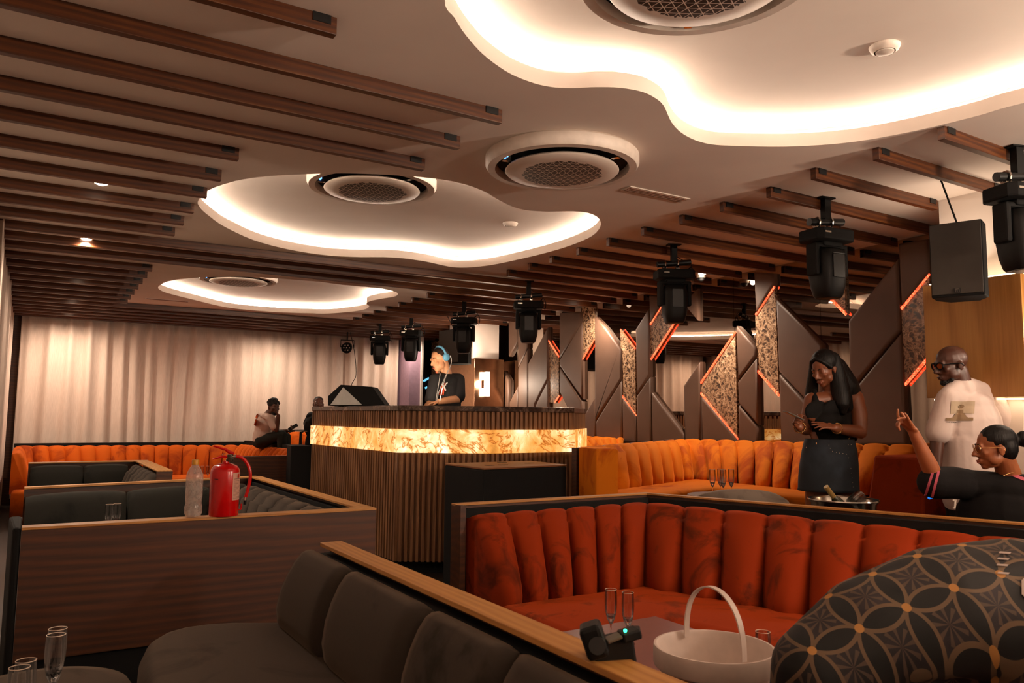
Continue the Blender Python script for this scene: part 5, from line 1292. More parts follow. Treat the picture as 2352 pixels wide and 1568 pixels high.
# ---------------------------------------------------------------- woman with the phone
D = 5.5; W_ = lambda x, y, dv=0: at(x, y, d=D + dv)
c = W_(1890, 848); u, v = frame_uv(c)
sk = skin('skin_brown', '7a452a'); hd = Head(W_(1893, 848), -.62, .42, 0, .98)
F = Fig(); hd.skull(F, True)
neck = W_(1908, 896, .03); shL, shR = W_(1866, 920, -.01), W_(1962, 914, .06)
F.cap(hd.P(0, -.02, -.06), neck, .052, .056)
mid = (shL + shR) / 2; across = (shR - shL).normalized(); fr = (-v * .85 - u * .5).normalized()
F.cap(shL, shR, .058, .062); F.ell(mid - UP * .10, (.165, .105, .15), across, fr, UP)
bust = W_(1897, 940, -.07)
for dx in (-.065, .07): F.ell(bust + across * dx - UP * .018, (.080, .074, .070), across, fr, UP)
frp = across.cross(UP).normalized(); frp = -frp if frp.dot(v) > 0 else frp; acp = UP.cross(frp).normalized()
waist = W_(1906, 1003, .02); F.ell(waist + UP * .04, (.145, .11, .14), across, fr, UP); hip = W_(1906, 1045, .03); F.ell(hip, (.165, .115, .17), acp, frp, UP)
# arms
elR = W_(1976, 992, -.02); wrR = W_(1918, 983, -.17); elL = W_(1850, 985, -.02); wrL = W_(1836, 981, -.20)
F.chain([shR, shR.lerp(elR, .5) + across * .012, elR], [.064, .060, .047]); F.chain([elR, elR.lerp(wrR, .4), wrR], [.046, .043, .029])
F.chain([shL, elL], [.058, .045]); F.chain([elL, wrL], [.043, .028])
hand(F, wrR, W_(1860, 968, -.20) - wrR, (v * .5 - UP * .85), -1, [(.15, .2, .1), (.2, .25, .1), (.25, .3, .2), (.3, .3, .2)], .13, (.9, -.5), .98)
hand(F, wrL, W_(1822, 955, -.26) - wrL, (u * .35 - v * .55 + UP * .1), 1, [(.6, .7, .5), (.65, .8, .5), (.7, .8, .5), (.8, .8, .5)], .03, (.5, .6), .95)
foot = .13
for sx, kx in ((-1, 1872), (1, 1935)):
    hp = hip + across * sx * .09 - UP * .12; kn = W_(kx, 1215, .03); an = W_(kx + sx * 2, 1330, .08); kn.z = .60; an.z = .22
    F.chain([hp, kn, kn.lerp(an, .35) , an], [.095, .062, .058, .038]); F.cap(an, an - v * .02 - UP * .05, .035, .03); toe = an - v * .14 - u * .05; toe.z = .165; F.cap(an - UP * .055, toe, .03, .022)
w1 = F.build('person', sk, None, .0058, 3, org=(c.x, c.y, foot))
setp(w1, 'standing woman with long black hair, black crop top and denim skirt, looking at a phone', 'person')
# top
F = Fig(); F.ell(mid - UP * .13, (.172, .112, .12), across, fr, UP)
for dx in (-.065, .07): F.ell(bust + across * dx - UP * .008, (.087, .082, .074), across, fr, UP)
F.ell(waist + UP * .07, (.152, .118, .09), across, fr, UP); F.ell(waist + UP * .12, (.15, .12, .10), across, fr, UP); F.ell(W_(1893, 966, -.055), (.125, .10, .075), u, v, UP); F.cap(waist + UP * .05 - acp * .04, waist + UP * .16 - acp * .04, .11, .115); F.cap(waist + UP * .05 + acp * .04, waist + UP * .16 + acp * .04, .11, .115); F.chain([W_(1874, 935, -.08), W_(1871, 915, -.05), W_(1870, 900, .02)], [.030, .024, .022]); F.chain([W_(1948, 935, -.05), W_(1948, 912, -.02), W_(1946, 897, .05)], [.034, .028, .026])
F.build('crop_top', cloth('black_jersey', '0d0b0b'), w1, .006, 3)
# skirt
den = NT('dark_denim'); vv = den.coords(); n1 = den.noise(vv, 3.5, 4); den.base(den.ramp(n1.outputs[0], [(.3, lin('0c0f15')), (.5, lin('182029')), (.7, lin('2c3846'))])); den.set(Roughness=.8)
n2 = den.noise(vv, 260, 2); den.bump(n2.outputs[0], .2, .002)
F = Fig(); cc = W_(1906, 1010, .03)
m = MB(); rows = []
for y_, hw, dx in ((1008, 57, 0), (1014, 59, 0), (1035, 64, 0), (1065, 68, -1), (1095, 70, -2), (1120, 71, -2), (1126, 72, -2), (1126, 69, -2), (1060, 60, 0)):
    ctr = W_(1905 + dx, y_, .03); rx = hw * D / FPX; rows.append([tuple(ctr + acp * rx * math.cos(a) * .99 + frp * rx * .80 * math.sin(a)) for a in [2 * PI * k / 40 for k in range(40)]])
sk_ = m.grid(rows, closed_v=True).build('denim_skirt', den.m, w1, smooth='full')
m = MB(); bpy.context.view_layer.update(); dg_ = bpy.context.evaluated_depsgraph_get(); bvs = BVHTree.FromObject(sk_.evaluated_get(dg_), dg_); ow = world_of(sk_).inverted() @ Vector((0, 0, CH))
for (x_, y_) in [(1904, 1022), (1907, 1029), (1912, 1036), (1921, 1039), (1928, 1040), (1936, 1041), (1944, 1043), (1949, 1051), (1952, 1063), (1954, 1075), (1955, 1086), (1957, 1097), (1958, 1108), (1959, 1118), (1948, 1021), (1955, 1021), (1852, 1027)]:
    h_ = bvs.ray_cast(ow, (world_of(sk_).inverted() @ W_(x_, y_) - ow).normalized())
    if h_[0] is not None: m.sphere(world_of(sk_) @ h_[0], .0036, seg=6)
st = m.build('skirt_studs', 'steel', sk_)
polyline_chain('skirt_button', [W_(1875, 1018, -.165), W_(1875.6, 1018, -.165)], .008, 'steel', w1)
# hair
F = Fig(); hd.E(F, (0, -.030, .052), (.092, .096, .090)); hd.E(F, (0, -.06, -.03), (.098, .075, .13))
F.chain([W_(1912, 825, .0), W_(1921, 860, -.01), W_(1930, 895, -.03), W_(1934, 925, -.06), W_(1936, 945, -.07)], [.055, .062, .066, .055, .028])
F.chain([W_(1915, 850, .1), W_(1935, 890, .10), W_(1953, 935, .13), W_(1958, 985, .15), W_(1960, 1005, .16)], [.10, .115, .10, .06, .03])
F.chain([W_(1871, 828, .03), W_(1868, 860, .05), W_(1864, 900, .09), W_(1855, 940, .10), W_(1849, 975, .08)], [.030, .036, .045, .035, .014])
F.chain([hd.P(.005, .058, .104), hd.P(.045, .050, .080), hd.P(.076, .022, .030)], [.012, .016, .022])
F.chain([hd.P(-.005, .058, .104), hd.P(-.042, .050, .078), hd.P(-.074, .020, .025)], [.012, .014, .018])
F.build('hair', 'hairblack', w1, .007, 3)
hd.eyes(w1, True); hd.lips(w1, skin('lips_pink', '9a5a4a', .3))
for nm, ce, rr in (('bracelet', wrR + (elR - wrR).normalized() * .02, .034), ('bracelet', wrL + (elL - wrL).normalized() * .01, .036)):
    ax = ((elR - wrR) if ce == wrR else (wrL - elL)).normalized(); e1 = ax.cross(UP).normalized(); e2 = ax.cross(e1)
    m = MB()
    for k in range(22):
        a = 2 * PI * k / 22; m.sphere(ce + (e1 * math.cos(a) + e2 * math.sin(a)) * rr, .0058, seg=8)
    m.build(nm, 'gold', w1, smooth=True)
a_, b_ = W_(1806, 946, -.29), W_(1840, 962, -.27); ctr = (a_ + b_) / 2
t = (b_ - a_).normalized(); nrm = (-v * .2 + UP * .95 - u * .1); nrm = (nrm - t * nrm.dot(t)).normalized(); s_ = t.cross(nrm).normalized(); m = MB()
vs = [ctr + t * sx * .068 + s_ * sy * .034 + nrm * sz * .0045 for sz in (-1, 1) for sx, sy in ((-1, -1), (1, -1), (1, 1), (-1, 1))]
m._f(vs, [(0, 3, 2, 1), (4, 5, 6, 7)] + [(i, (i + 1) % 4, 4 + (i + 1) % 4, 4 + i) for i in range(4)])
o = m.build('phone', plain('phone_grey', '57504a', .3), bevel=.004); setp(o, 'dark smartphone held by the woman with long hair', 'phone')

# ---------------------------------------------------------------- man in the white shirt
D = 4.9; c = W_(2215, 900); u, v = frame_uv(c); sk = skin('skin_deep', '4a281a')
hd = Head(W_(2185, 838), -1.02, .20, 0, 1.02); F = Fig(); hd.skull(F)
neck = W_(2205, 878, .0); shL, shR = W_(2176, 915, -.10), W_(2278, 915, .10); across = (shR - shL).normalized(); fr = Vector((across.y, -across.x, 0)).normalized()
if fr.dot(v) > 0: fr = -fr
mid = (shL + shR) / 2
F.cap(hd.P(0, -.03, -.05), neck, .060, .066); F.cap(shL, shR, .06, .065); F.ell(mid - UP * .15, (.19, .12, .2), across, fr, UP); F.ell(mid - UP * .38, (.165, .115, .2), across, fr, UP); F.ell(mid - UP * .55, (.175, .12, .14), across, fr, UP)
elL, wrL = W_(2153, 1000, -.12), W_(2150, 1075, -.16); elR, wrR = W_(2315, 985, .14), W_(2318, 1065, .06)
F.chain([shL, elL], [.06, .045]); F.chain([elL, wrL], [.044, .030]); hand(F, wrL, (-UP - v * .1), u, 1, (.4, .45, .5, .5))
F.chain([shR, elR], [.06, .045]); F.chain([elR, wrR], [.044, .030]); hand(F, wrR, (-UP - v * .1), -u, -1, (.4, .45, .5, .5))
F.build_args = None
legs = []
for sx in (-1, 1):
    hp = mid - UP * .66 + across * sx * .09; kn = hp - UP * .40 + fr * .02; an = Vector((kn.x, kn.y, .22)) - fr * .03
    legs.append((hp, kn, an)); F.chain([hp, kn, an], [.09, .058, .042]); F.cap(Vector((an.x, an.y, .175)), Vector((an.x, an.y, .165)) + fr * .15, .04, .032)
w2 = F.build('person', sk, None, .0062, 3, org=(mid.x, mid.y, .13)); setp(w2, 'standing bald man in sunglasses and an oversized white printed t-shirt', 'person')
F = Fig()
F.cap(shL, shR, .062, .066); F.cap(neck - UP * .02, shL + UP * .02, .06, .05); F.cap(neck - UP * .02, shR + UP * .03, .07, .055); F.ell(mid - UP * .04, (.17, .12, .085), across, fr, UP); F.ell(mid - UP * .2, (.225, .155, .24), across, fr, UP); F.ell(mid - UP * .42, (.225, .155, .24), across, fr, UP)
F.cap(mid - UP * .25 - across * .10, mid - UP * .60 - across * .10, .125, .13, .95, across); F.cap(mid - UP * .25 + across * .10, mid - UP * .60 + across * .10, .13, .135, .95, across)
F.cap(neck + Vector((0, 0, -.045)), neck - UP * .015, .085, .070)
F.chain([shL, shL.lerp(elL, .92)], [.064, .074]); F.chain([shR, shR.lerp(elR, .9)], [.070, .082])
shirt = F.build('t_shirt', cloth('white_cotton', 'd8c4bc', .9, .35), w2, .0075, 5)
q = [W_(2182, 921, -.25), W_(2238, 921, -.22), W_(2238, 962, -.22), W_(2172, 962, -.27)]
print_patch(shirt, shirt, [W_(2184, 921, -.25), W_(2239, 921, -.20), W_(2237, 950, -.20), W_(2182, 950, -.25)], 'shirt_print_panel', cloth('print_beige', 'b8a48c'), .004)
def hill(x, y): return (y > .45 and y < .92 and abs(x - .5) < .06 + .35 * (y - .3)) and not (y < .62 and abs(x - .5) > .13) or (y <= .45 and (x - .53) ** 2 + ((y - .28) * .9) ** 2 < .012) or (.78 < y < 1 and .02 < x < .98 and y > .80 + .12 * abs(x - .5))
print_patch(shirt, shirt, [W_(2172, 921, -.26), W_(2238, 921, -.20), W_(2236, 966, -.20), W_(2170, 966, -.26)], 'shirt_print_figure', cloth('print_brown', '8a7258'), .0055, 40, 40, hill)
print_patch(shirt, shirt, [W_(2173, 968, -.26), W_(2208, 968, -.23), W_(2208, 969.6, -.23), W_(2173, 969.6, -.26)], 'shirt_caption_line', cloth('print_dark', '3c332c'), .005, 30, 1, lambda x, y: int(x * 30) % 4 != 3)
F = Fig()
for hp, kn, an in legs: F.chain([hp + UP * .1, hp, kn, an + UP * .0], [.11, .115, .082, .07])
F.build('trousers', cloth('black_trousers', '12100f'), w2, .009, 3)
m = MB()
for hp, kn, an in legs: m.box((an.x + fr.x * .05, an.y + fr.y * .05, .165), (.09, .26, .07), math.atan2(fr.y, fr.x) - PI / 2)
m.build('shoes', 'blackmatte', w2, bevel=.02)
hd.eyes(w2); hd.lips(w2, skin('lips_dark', '4a2c22', .3))
F = Fig(); hd.E(F, (0, .070, -.098), (.030, .022, .020)); hd.C(F, (-.045, .045, -.085), (0, .068, -.106), .013); hd.C(F, (.045, .045, -.085), (0, .068, -.106), .013); F.build('beard', 'haircurly', w2, .004, 2)
def eyewear(hd, parent, frame, lens, name='sunglasses', rw=.027, rh=.021, tr=.0032):
    g_ = thing(name, None, None, (0, 0, 0)); g_.parent = parent; g_.matrix_parent_inverse = world_of(parent).inverted(); WM[g_.name] = Matrix.Identity(4)
    m = MB()
    for sx in (-1, 1):
        cs = [hd.P(sx * (.033 + rw * math.cos(a) * (1 if abs(math.cos(a)) < .8 else .97)), .100 - .012 * abs(.033 + rw * math.cos(a) * sx * sx) / .06, .008 + rh * math.sin(a)) for a in [2 * PI * k / 20 for k in range(20)]]
        m.tube(cs, tr, 6, closed=True); m.tube([hd.P(sx * .058, .090, .014), hd.P(sx * .078, .05, .012), hd.P(sx * .086, -.005, .006), hd.P(sx * .088, -.025, -.012)], tr * .9, 6)
    m.tube([hd.P(-.010, .100, .012), hd.P(0, .103, .015), hd.P(.010, .100, .012)], tr, 6); m.build('frame', frame, parent)
    bpy.data.objects.remove(g_)
    m = MB()
    for sx in (-1, 1):
        vs = [hd.P(sx * (.033 + rw * .95 * math.cos(a)), .099 - .012 * abs(.033 + rw * math.cos(a)) / .06, .008 + rh * .95 * math.sin(a)) for a in [2 * PI * k / 20 for k in range(20)]]; m._f(vs, [tuple(range(20))])
    m.build('lenses', lens, parent)
eyewear(hd, w2, 'black', plain('amber_lens', '8a3c10', .1), tr=.0042)

# ---------------------------------------------------------------- seated woman pointing
D = 4.25; c = W_(2290, 1100); u, v = frame_uv(c); sk = skin('skin_tan', 'a0603c')
hd = Head(W_(2284, 1029), -1.25, .12, 0, .98); F = Fig(); hd.skull(F, True)
neck = W_(2318, 1092, .02); shL, shR = W_(2222, 1112, .08), W_(2392, 1128, -.06)
across = (shR - shL).normalized(); fr = (v * .8 - u * .5).normalized(); mid = (shL + shR) / 2
F.cap(hd.P(0, -.035, -.05), neck, .054, .062); F.cap(shL, shR, .06); F.ell(mid - UP * .14, (.18, .12, .18), across, fr, UP); F.ell(mid - UP * .38, (.16, .12, .2), across, fr, UP); F.ell(mid - UP * .55, (.19, .15, .12), across, fr, UP)
elL, wrL = W_(2152, 1106, .02), W_(2098, 992, -.02)
F.chain([shL, elL], [.058, .047]); F.chain([elL, elL.lerp(wrL, .35), wrL], [.045, .045, .027])
dh = W_(2078, 962, -.03) - wrL
hand(F, wrL, W_(2072, 960, -.05) - wrL, (-u * .35 - v * .5 - UP * .5), 1, [(-.05, .05, .05), (.25, .5, .4), (.9, 1.1, .8), (1.0, 1.2, .8)], .12, (-.5, .1), 1.0)
# raised middle finger-tip behind the pointing one
kn = W_(2068, 966, -.03); F.chain([kn, W_(2062, 955, -.03), W_(2062, 941, -.035)], [.0095, .0085, .0068]); F.chain([W_(2082, 968, -.03), W_(2074, 952, -.02), W_(2070, 948, -.02)], [.0115, .0095, .008])
elR = mid + across * .25 - UP * .28 + fr * .05; F.chain([shR, elR, elR + fr * .22 - across * .05], [.058, .046, .030])
hipz = .62
for sx in (-1, 1):
    hp = Vector((mid.x, mid.y, hipz)) + across * sx * .09; kn = hp + fr * .38; kn.z = .60; F.chain([hp, kn, Vector((kn.x, kn.y, .2))], [.10, .06, .04])
    F.cap(Vector((kn.x, kn.y, .18)), Vector((kn.x, kn.y, .17)) + fr * .12, .036, .03)
F.cap(Vector((mid.x, mid.y, hipz)) - across * .1, Vector((mid.x, mid.y, hipz)) + across * .1, .12)
w3 = F.build('person', sk, None, .0055, 3, org=(mid.x, mid.y, .13)); setp(w3, 'seated woman in black jersey with pink sleeve stripes, pointing with a raised hand', 'person')
F = Fig(); F.cap(shL, shR, .082, .085); F.ell(mid - UP * .02, (.17, .12, .10), across, fr, UP); F.ell(mid - UP * .2, (.23, .17, .24), across, fr, UP); F.ell(mid - UP * .42, (.22, .17, .24), across, fr, UP)
F.chain([shL + UP * .0, W_(2190, 1108, .04), W_(2146, 1108, .02)], [.085, .088, .088]); F.chain([shR, elR], [.085, .08])
jersey = F.build('jersey', cloth('black_mesh', '0e0c0d'), w3, .0075, 4)
pk = cloth('pink_stripe', 'b8586a')
for k, (x0, y0, x1, y1) in enumerate(((2143, 1084, 2126, 1137), (2156, 1082, 2141, 1141))):
    a_, b_ = W_(x0, y0, -.12), W_(x1, y1, -.12); s_ = (W_(x0 + 6, y0, -.12) - a_)
    print_patch(jersey, jersey, [a_ - s_ * .5, a_ + s_ * .5, b_ + s_ * .5, b_ - s_ * .5], 'sleeve_stripe', pk, .003, 2, 18)
print_patch(jersey, jersey, [W_(2188, 1146, -.2), W_(2198, 1147, -.2), W_(2196, 1168, -.2), W_(2186, 1167, -.2)], 'jersey_number', cloth('number_white', 'c8c0b4'), .004, 12, 20, lambda x, y: (x > .5 and x < .9) or (y < .2 and x > .05) or (y > .88 and x > .25))
print_patch(jersey, jersey, [W_(2318, 1085, -.1), W_(2360, 1100, -.1), W_(2360, 1108, -.1), W_(2318, 1092, -.1)], 'pink_collar', pk, .004, 10, 3)
F = Fig(); hd.E(F, (0, -.024, .048), (.0815, .096, .081)); hd.E(F, (0, -.05, .0), (.079, .066, .085)); F.ell(hd.P(0, -.155, .035), (.042, .042, .045)); hd.C(F, (0, -.10, .03), (0, -.14, .035), .03)
F.build('hair', 'hairblack', w3, .005, 3)
hd.eyes(w3); hd.lips(w3, skin('lips_rose', 'a85c4c', .3)); eyewear(hd, w3, 'gold', 'glass', tr=.0012, rw=.025, rh=.022)
polyline_chain('ring', [wrL.lerp(W_(2072, 960, -.05), .95) + q_ for q_ in (Vector((0, 0, 0)), Vector((.004, 0, .004)), Vector((.008, 0, .002)))], .006, 'gold', w3)
polyline_chain('necklace', [W_(2305, 1092, -.06), W_(2325, 1085, -.05), W_(2345, 1086, -.03)], .0015, 'gold', w3)
polyline_chain('earring', [hd.P(.084, -.005, -.045), hd.P(.086, -.003, -.052), hd.P(.084, .001, -.058), hd.P(.084, .0, -.050)], .0015, 'gold', w3)
a_ = W_(2141, 1136, .03); o = MB().box(a_, (.07, .012, .045), .3, .5).build('phone', emit('phone_blue', (.02, .25, .9), .8)); setp(o, 'phone with bright blue screen under the pink striped sleeve', 'phone')
t = thing('stool', 'low stool under the seated pointing woman', 'stool', (mid.x, mid.y, .13))
MB().lathe([(0, .50), (.19, .50), (.2, .48), (.2, .42), (0, .42)], (mid.x, mid.y, 0), 32).build('seat', 'chairgrey', t, smooth=True)
MB().lathe([(.03, .42), (.03, .16), (.17, .14), (.17, .13), (0, .13)], (mid.x, mid.y, 0), 24).build('base', 'blackmetal', t)

# ---------------------------------------------------------------- performer in the booth
D = 8.2; c = W_(1015, 860); u, v = frame_uv(c); sk = skin('skin_light_brown', 'c48c66', .55)
hd = Head(W_(1010, 826), -.98, .30, 0, 1.03); F = Fig(); hd.skull(F)
neck = W_(1026, 862, .05); shL, shR = W_(1000, 872, -.08), W_(1053, 872, .12); across = (shR - shL).normalized(); fr = Vector((across.y, -across.x, 0)); fr = -fr if fr.dot(v) > 0 else fr; fr.normalize()
mid = (shL + shR) / 2; F.cap(hd.P(0, -.03, -.05), neck, .058, .062)
shL = mid - across * .15; shR = mid + across * .15
F.cap(shL, shR, .06); F.ell(mid - UP * .14, (.17, .11, .18), across, fr, UP); F.ell(mid - UP * .36, (.15, .105, .2), across, fr, UP); F.ell(mid - UP * .55, (.165, .12, .14), across, fr, UP)
elR, wrR = W_(1052, 915, -.02), W_(1008, 922, -.25); elL, wrL = W_(990, 925, -.2), W_(975, 940, -.36)
wrR.z = max(wrR.z, 1.50)
F.chain([shR, elR, wrR], [.058, .046, .030]); F.chain([shL, elL, wrL], [.058, .046, .030])
hand(F, wrR, -u - v * .3 - UP * .15, -UP, 1, (.35, .35, .4, .4)); hand(F, wrL, -u - v * .3 - UP * .15, -UP, -1, (.35, .35, .4, .4))
legs = []
for sx in (-1, 1):
    hp = mid - UP * .66 + across * sx * .09; kn = Vector((hp.x, hp.y, .83)); an = Vector((hp.x, hp.y, .44)); legs.append((hp, kn, an)); F.chain([hp, kn, an], [.09, .058, .042]); F.cap(Vector((an.x, an.y, .39)), Vector((an.x, an.y, .385)) + fr * .15, .038, .03)
spot('assumed_booth_lamp_beam', (at(968, 905, d=7.3).x, at(968, 905, d=7.3).y, 1.53), tuple(hd.c), 60, (1, .80, .58), 60, .6, .05)  # spot added as the assumed lamp's beam, brightening the performer's face
w4 = F.build('person', sk, None, .0062, 3, org=(mid.x, mid.y, .35)); setp(w4, 'performer with blue headphones and black t-shirt looking down behind the booth counter', 'person')
F = Fig(); F.cap(shL, shR, .070); F.ell(mid - UP * .02, (.14, .10, .09), across, fr, UP); F.ell(mid - UP * .2, (.175, .13, .24), across, fr, UP); F.ell(mid - UP * .42, (.17, .13, .24), across, fr, UP); F.cap(neck - UP * .05, neck - UP * .03, .080, .072)
F.chain([shR, shR.lerp(elR, .85)], [.070, .078]); F.chain([shL, shL.lerp(elL, .85)], [.068, .072])
tee = F.build('t_shirt', cloth('black_cotton', '1c1a1b'), w4, .0075, 4)
print_patch(tee, tee, [W_(1012, 882, -.3), W_(1024, 878, -.3), W_(1020, 907, -.3), W_(1007, 907, -.3)], 'shirt_print', cloth('print_red', 'b03c20'), .004, 12, 16, lambda x, y: int(x * 12) % 3 != 2)
print_patch(tee, tee, [W_(1014, 880, -.3), W_(1028, 877, -.3), W_(1024, 898, -.3), W_(1012, 898, -.3)], 'shirt_print', cloth('print_white', 'c8c0bc'), .006, 12, 16, lambda x, y: abs(x - y) < .14 or abs(x + y - 1) < .14)
F = Fig()
for hp, kn, an in legs: F.chain([hp + UP * .1, hp, kn, an], [.11, .11, .078, .065])
F.build('trousers', cloth('dark_trousers', '14161c'), w4, .009, 3)
F = Fig(); hd.E(F, (0, -.022, .052), (.077, .089, .074)); F.build('hair', hairm('short_hair', '2a1a12', 20), w4, .005, 3)
hd.eyes(w4, True); hd.lips(w4, skin('lips_natural', 'b05a48', .3))
blue = plain('headphone_blue', '5e9cc0', .4)
m = MB(); m.tube([hd.P(.088 * math.cos(a) * 1.04, -.025, .045 + .088 * math.sin(a)) for a in [PI * k / 20 for k in range(21)]], .012, 10); m.build('headphone_band', blue, w4, smooth=True)
for sx in (-1, 1):
    M_ = Matrix.Translation(hd.P(sx * .090, -.022, .018)) @ (hd.r * sx).to_track_quat('Z', 'Y').to_matrix().to_4x4(); MB().lathe([(0, -.012), (.036, -.012), (.040, 0), (.038, .014), (.026, .022), (0, .024)], seg=28, M_=M_).build('ear_cup', blue, w4, smooth=True)
sil = plain('silver_chain', 'd8d4d0', .25, .7)
polyline_chain('necklace', [W_(1011, 858, -.18), W_(1009, 872, -.22), W_(1006, 890, -.26), W_(1003, 908, -.26), W_(1001, 921, -.26)], .005, sil, w4, True, 1.3)
polyline_chain('necklace', [W_(1029, 850, -.10), W_(1024, 862, -.18), W_(1016, 880, -.24), W_(1011, 892, -.26), W_(1006, 906, -.27), W_(1004, 920, -.27)], .005, sil, w4, True, 1.3)
polyline_chain('headphone_cable', [W_(1034, 816, -.13), W_(1037, 828, -.13), W_(1034, 842, -.14), W_(1025, 862, -.2), W_(1018, 885, -.27), W_(1010, 921, -.27)], .004, sil, w4)
MB().sphere(hd.P(.086, .0, -.04), .006, seg=8).build('ear_stud', 'chrome', w4)

# ---------------------------------------------------------------- man sitting on the sofa back
D = 11.8; c = W_(610, 980); u, v = frame_uv(c); sk = skin('skin_dark_brown', '54301e')
hd = Head(W_(629, 935), .45, .12, 0, 1.0); F = Fig(); hd.skull(F)
neck = W_(616, 952, .05); shR, shL = W_(622, 962, -.12), W_(598, 958, .16); hipc = W_(600, 1012, .05); up = (neck - hipc).normalized()
across = (shR - shL).normalized(); fr = across.cross(UP).normalized(); fr = fr if fr.dot(u) > 0 else -fr
F.cap(hd.P(0, -.03, -.05), neck, .06, .065); F.cap(shL, shR, .062); mid = (shL + shR) / 2
F.ell(mid.lerp(hipc, .3), (.10, .16, .18), fr, across, up); F.ell(mid.lerp(hipc, .65), (.10, .15, .17), fr, across, up); F.ell(hipc, (.10, .15, .09), fr, across, UP)
el, wr = W_(634, 985, -.16), W_(639, 955, -.18); F.chain([shR, el], [.058, .046]); F.chain([el, wr], [.045, .03]); hand(F, wr, W_(636, 942, -.16) - wr, -u * .8 + v * .1, 1, (.5, .55, .6, .6), .05, (.6, .4))
el2, wr2 = W_(640, 992, .2), W_(660, 989, .0); F.chain([shL, el2], [.055, .045]); F.chain([el2, wr2], [.044, .03]); hand(F, wr2, W_(672, 984, -.03) - wr2, -v * .6 + UP * .6, 1, (.6, .7, .7, .7), .04, (.5, .4))
for (k1, k2, dv) in ((647, 998, -.14), (657, 1003, .12)):
    hp = hipc + v * dv * .6 + UP * 0; kn = W_(k1, k2, dv); an = W_(k1 + 2, 1060, dv); an.z = .50; F.chain([hp, kn, an], [.08, .058, .042]); F.cap(an - UP * .03, an - UP * .05 + u * .15, .04, .032)
w5 = F.build('person', sk, None, .008, 3, org=(hipc.x, hipc.y, hipc.z - .12)); setp(w5, 'man in white t-shirt sitting on the far orange sofa back, hand at his mouth', 'person')
F = Fig(); F.cap(shL, shR, .070); F.ell(mid.lerp(hipc, .3), (.125, .18, .20), fr, across, up); F.ell(mid.lerp(hipc, .7), (.13, .17, .21), fr, across, up); F.ell(hipc, (.12, .165, .11), fr, across, UP); F.chain([shR, shR.lerp(el, .7)], [.070, .072]); F.chain([shL, shL.lerp(el2, .6)], [.070, .070])
tee = F.build('t_shirt', cloth('white_tee', 'd4beb0', .9, .3), w5, .009, 4)
print_patch(tee, tee, [W_(590, 950, -.3), W_(594, 951, -.3), W_(588, 978, -.3), W_(583, 976, -.3)], 'orange_back_print', cloth('print_orange', 'c85a28'), .006, 4, 14, lambda x, y: not (.35 < y < .45))
F = Fig()
for (k1, k2, dv) in ((647, 998, -.14), (657, 1003, .12)):
    hp = hipc + v * dv * .6; kn = W_(k1, k2, dv); an = W_(k1 + 2, 1060, dv); an.z = .55; F.chain([hp, kn, an], [.095, .072, .058])
F.ell(hipc - UP * .03, (.125, .17, .09), fr, across, UP)
F.build('trousers', cloth('dark_green_trousers', '1c1e1a'), w5, .009, 3)
F = Fig(); hd.E(F, (0, -.025, .05), (.088, .098, .082)); rnd = random.Random(4)
for k in range(70):
    a, b = rnd.uniform(0, 2 * PI), rnd.uniform(.1, 1.5); hd.E(F, (.084 * math.cos(a) * math.sin(b), -.026 + .092 * math.sin(a) * math.sin(b), .052 + .080 * math.cos(b)), (.016, .016, .016))
F.build('hair', 'haircurly', w5, .006, 1)
F = Fig(); hd.E(F, (0, .045, -.085), (.052, .045, .035)); F.build('beard', 'haircurly', w5, .006, 2); hd.eyes(w5)
o = MB().box(W_(673, 981, -.06), (.15, .012, .05), -.4, 0, -.55).build('phone', 'black'); setp(o, 'dark phone held by the man sitting on the sofa back', 'phone')

# ---------------------------------------------------------------- man standing behind the booth
D = 12.3; c = W_(728, 960); u, v = frame_uv(c)
hd = Head(W_(731, 928), -.05, -.05, 0, 1.0); F = Fig(); hd.skull(F); neck = W_(731, 948, .02); shL, shR = W_(715, 957), W_(749, 957); across = u
F.cap(hd.P(0, -.02, -.05), neck, .06, .065); F.cap(shL, shR, .062); mid = (shL + shR) / 2; F.ell(mid - UP * .15, (.2, .12, .2), u, v, UP); F.ell(mid - UP * .4, (.17, .12, .25), u, v, UP)
el, wr = W_(706, 972, .1), W_(719, 985, .0); F.chain([shL, el, wr], [.06, .048, .032]); el2 = W_(757, 985, .1); F.chain([shR, el2, W_(750, 1010, 0)], [.06, .048, .03])
hand(F, wr, u - UP * .3, v, 1, (.4, .4, .4, .4)); hand(F, W_(750, 1010, 0), -UP, -u, -1, (.3, .3, .4, .4))
for sx in (-1, 1):
    hp = mid - UP * .6 + u * sx * .09; F.chain([hp, Vector((hp.x, hp.y, .5)), Vector((hp.x, hp.y, .08))], [.1, .07, .05]); F.cap(Vector((hp.x, hp.y, .05)), Vector((hp.x, hp.y, .045)) - v * .15, .045, .035)
w6 = F.build('person', skin('skin_brown_far', '5e3524'), None, .008, 3, org=(mid.x, mid.y, 0)); setp(w6, 'man in black seen head and elbow behind the left end of the booth', 'person')
F = Fig(); F.cap(shL, shR, .078); F.ell(mid - UP * .15, (.225, .14, .22), u, v, UP); F.ell(mid - UP * .42, (.2, .14, .27), u, v, UP); F.chain([shL, el, el.lerp(wr, .6)], [.08, .065, .05]); F.chain([shR, el2, el2.lerp(W_(750, 1010, 0), .8)], [.08, .065, .05])
F.build('sweater', cloth('black_sweater', '0c0b0c'), w6, .009, 3)
F = Fig()
for sx in (-1, 1):
    hp = mid - UP * .6 + u * sx * .09; F.chain([hp + UP * .08, Vector((hp.x, hp.y, .5)), Vector((hp.x, hp.y, .12))], [.12, .09, .075])
F.build('trousers', cloth('black_slacks', '0c0c0d'), w6, .01, 3)
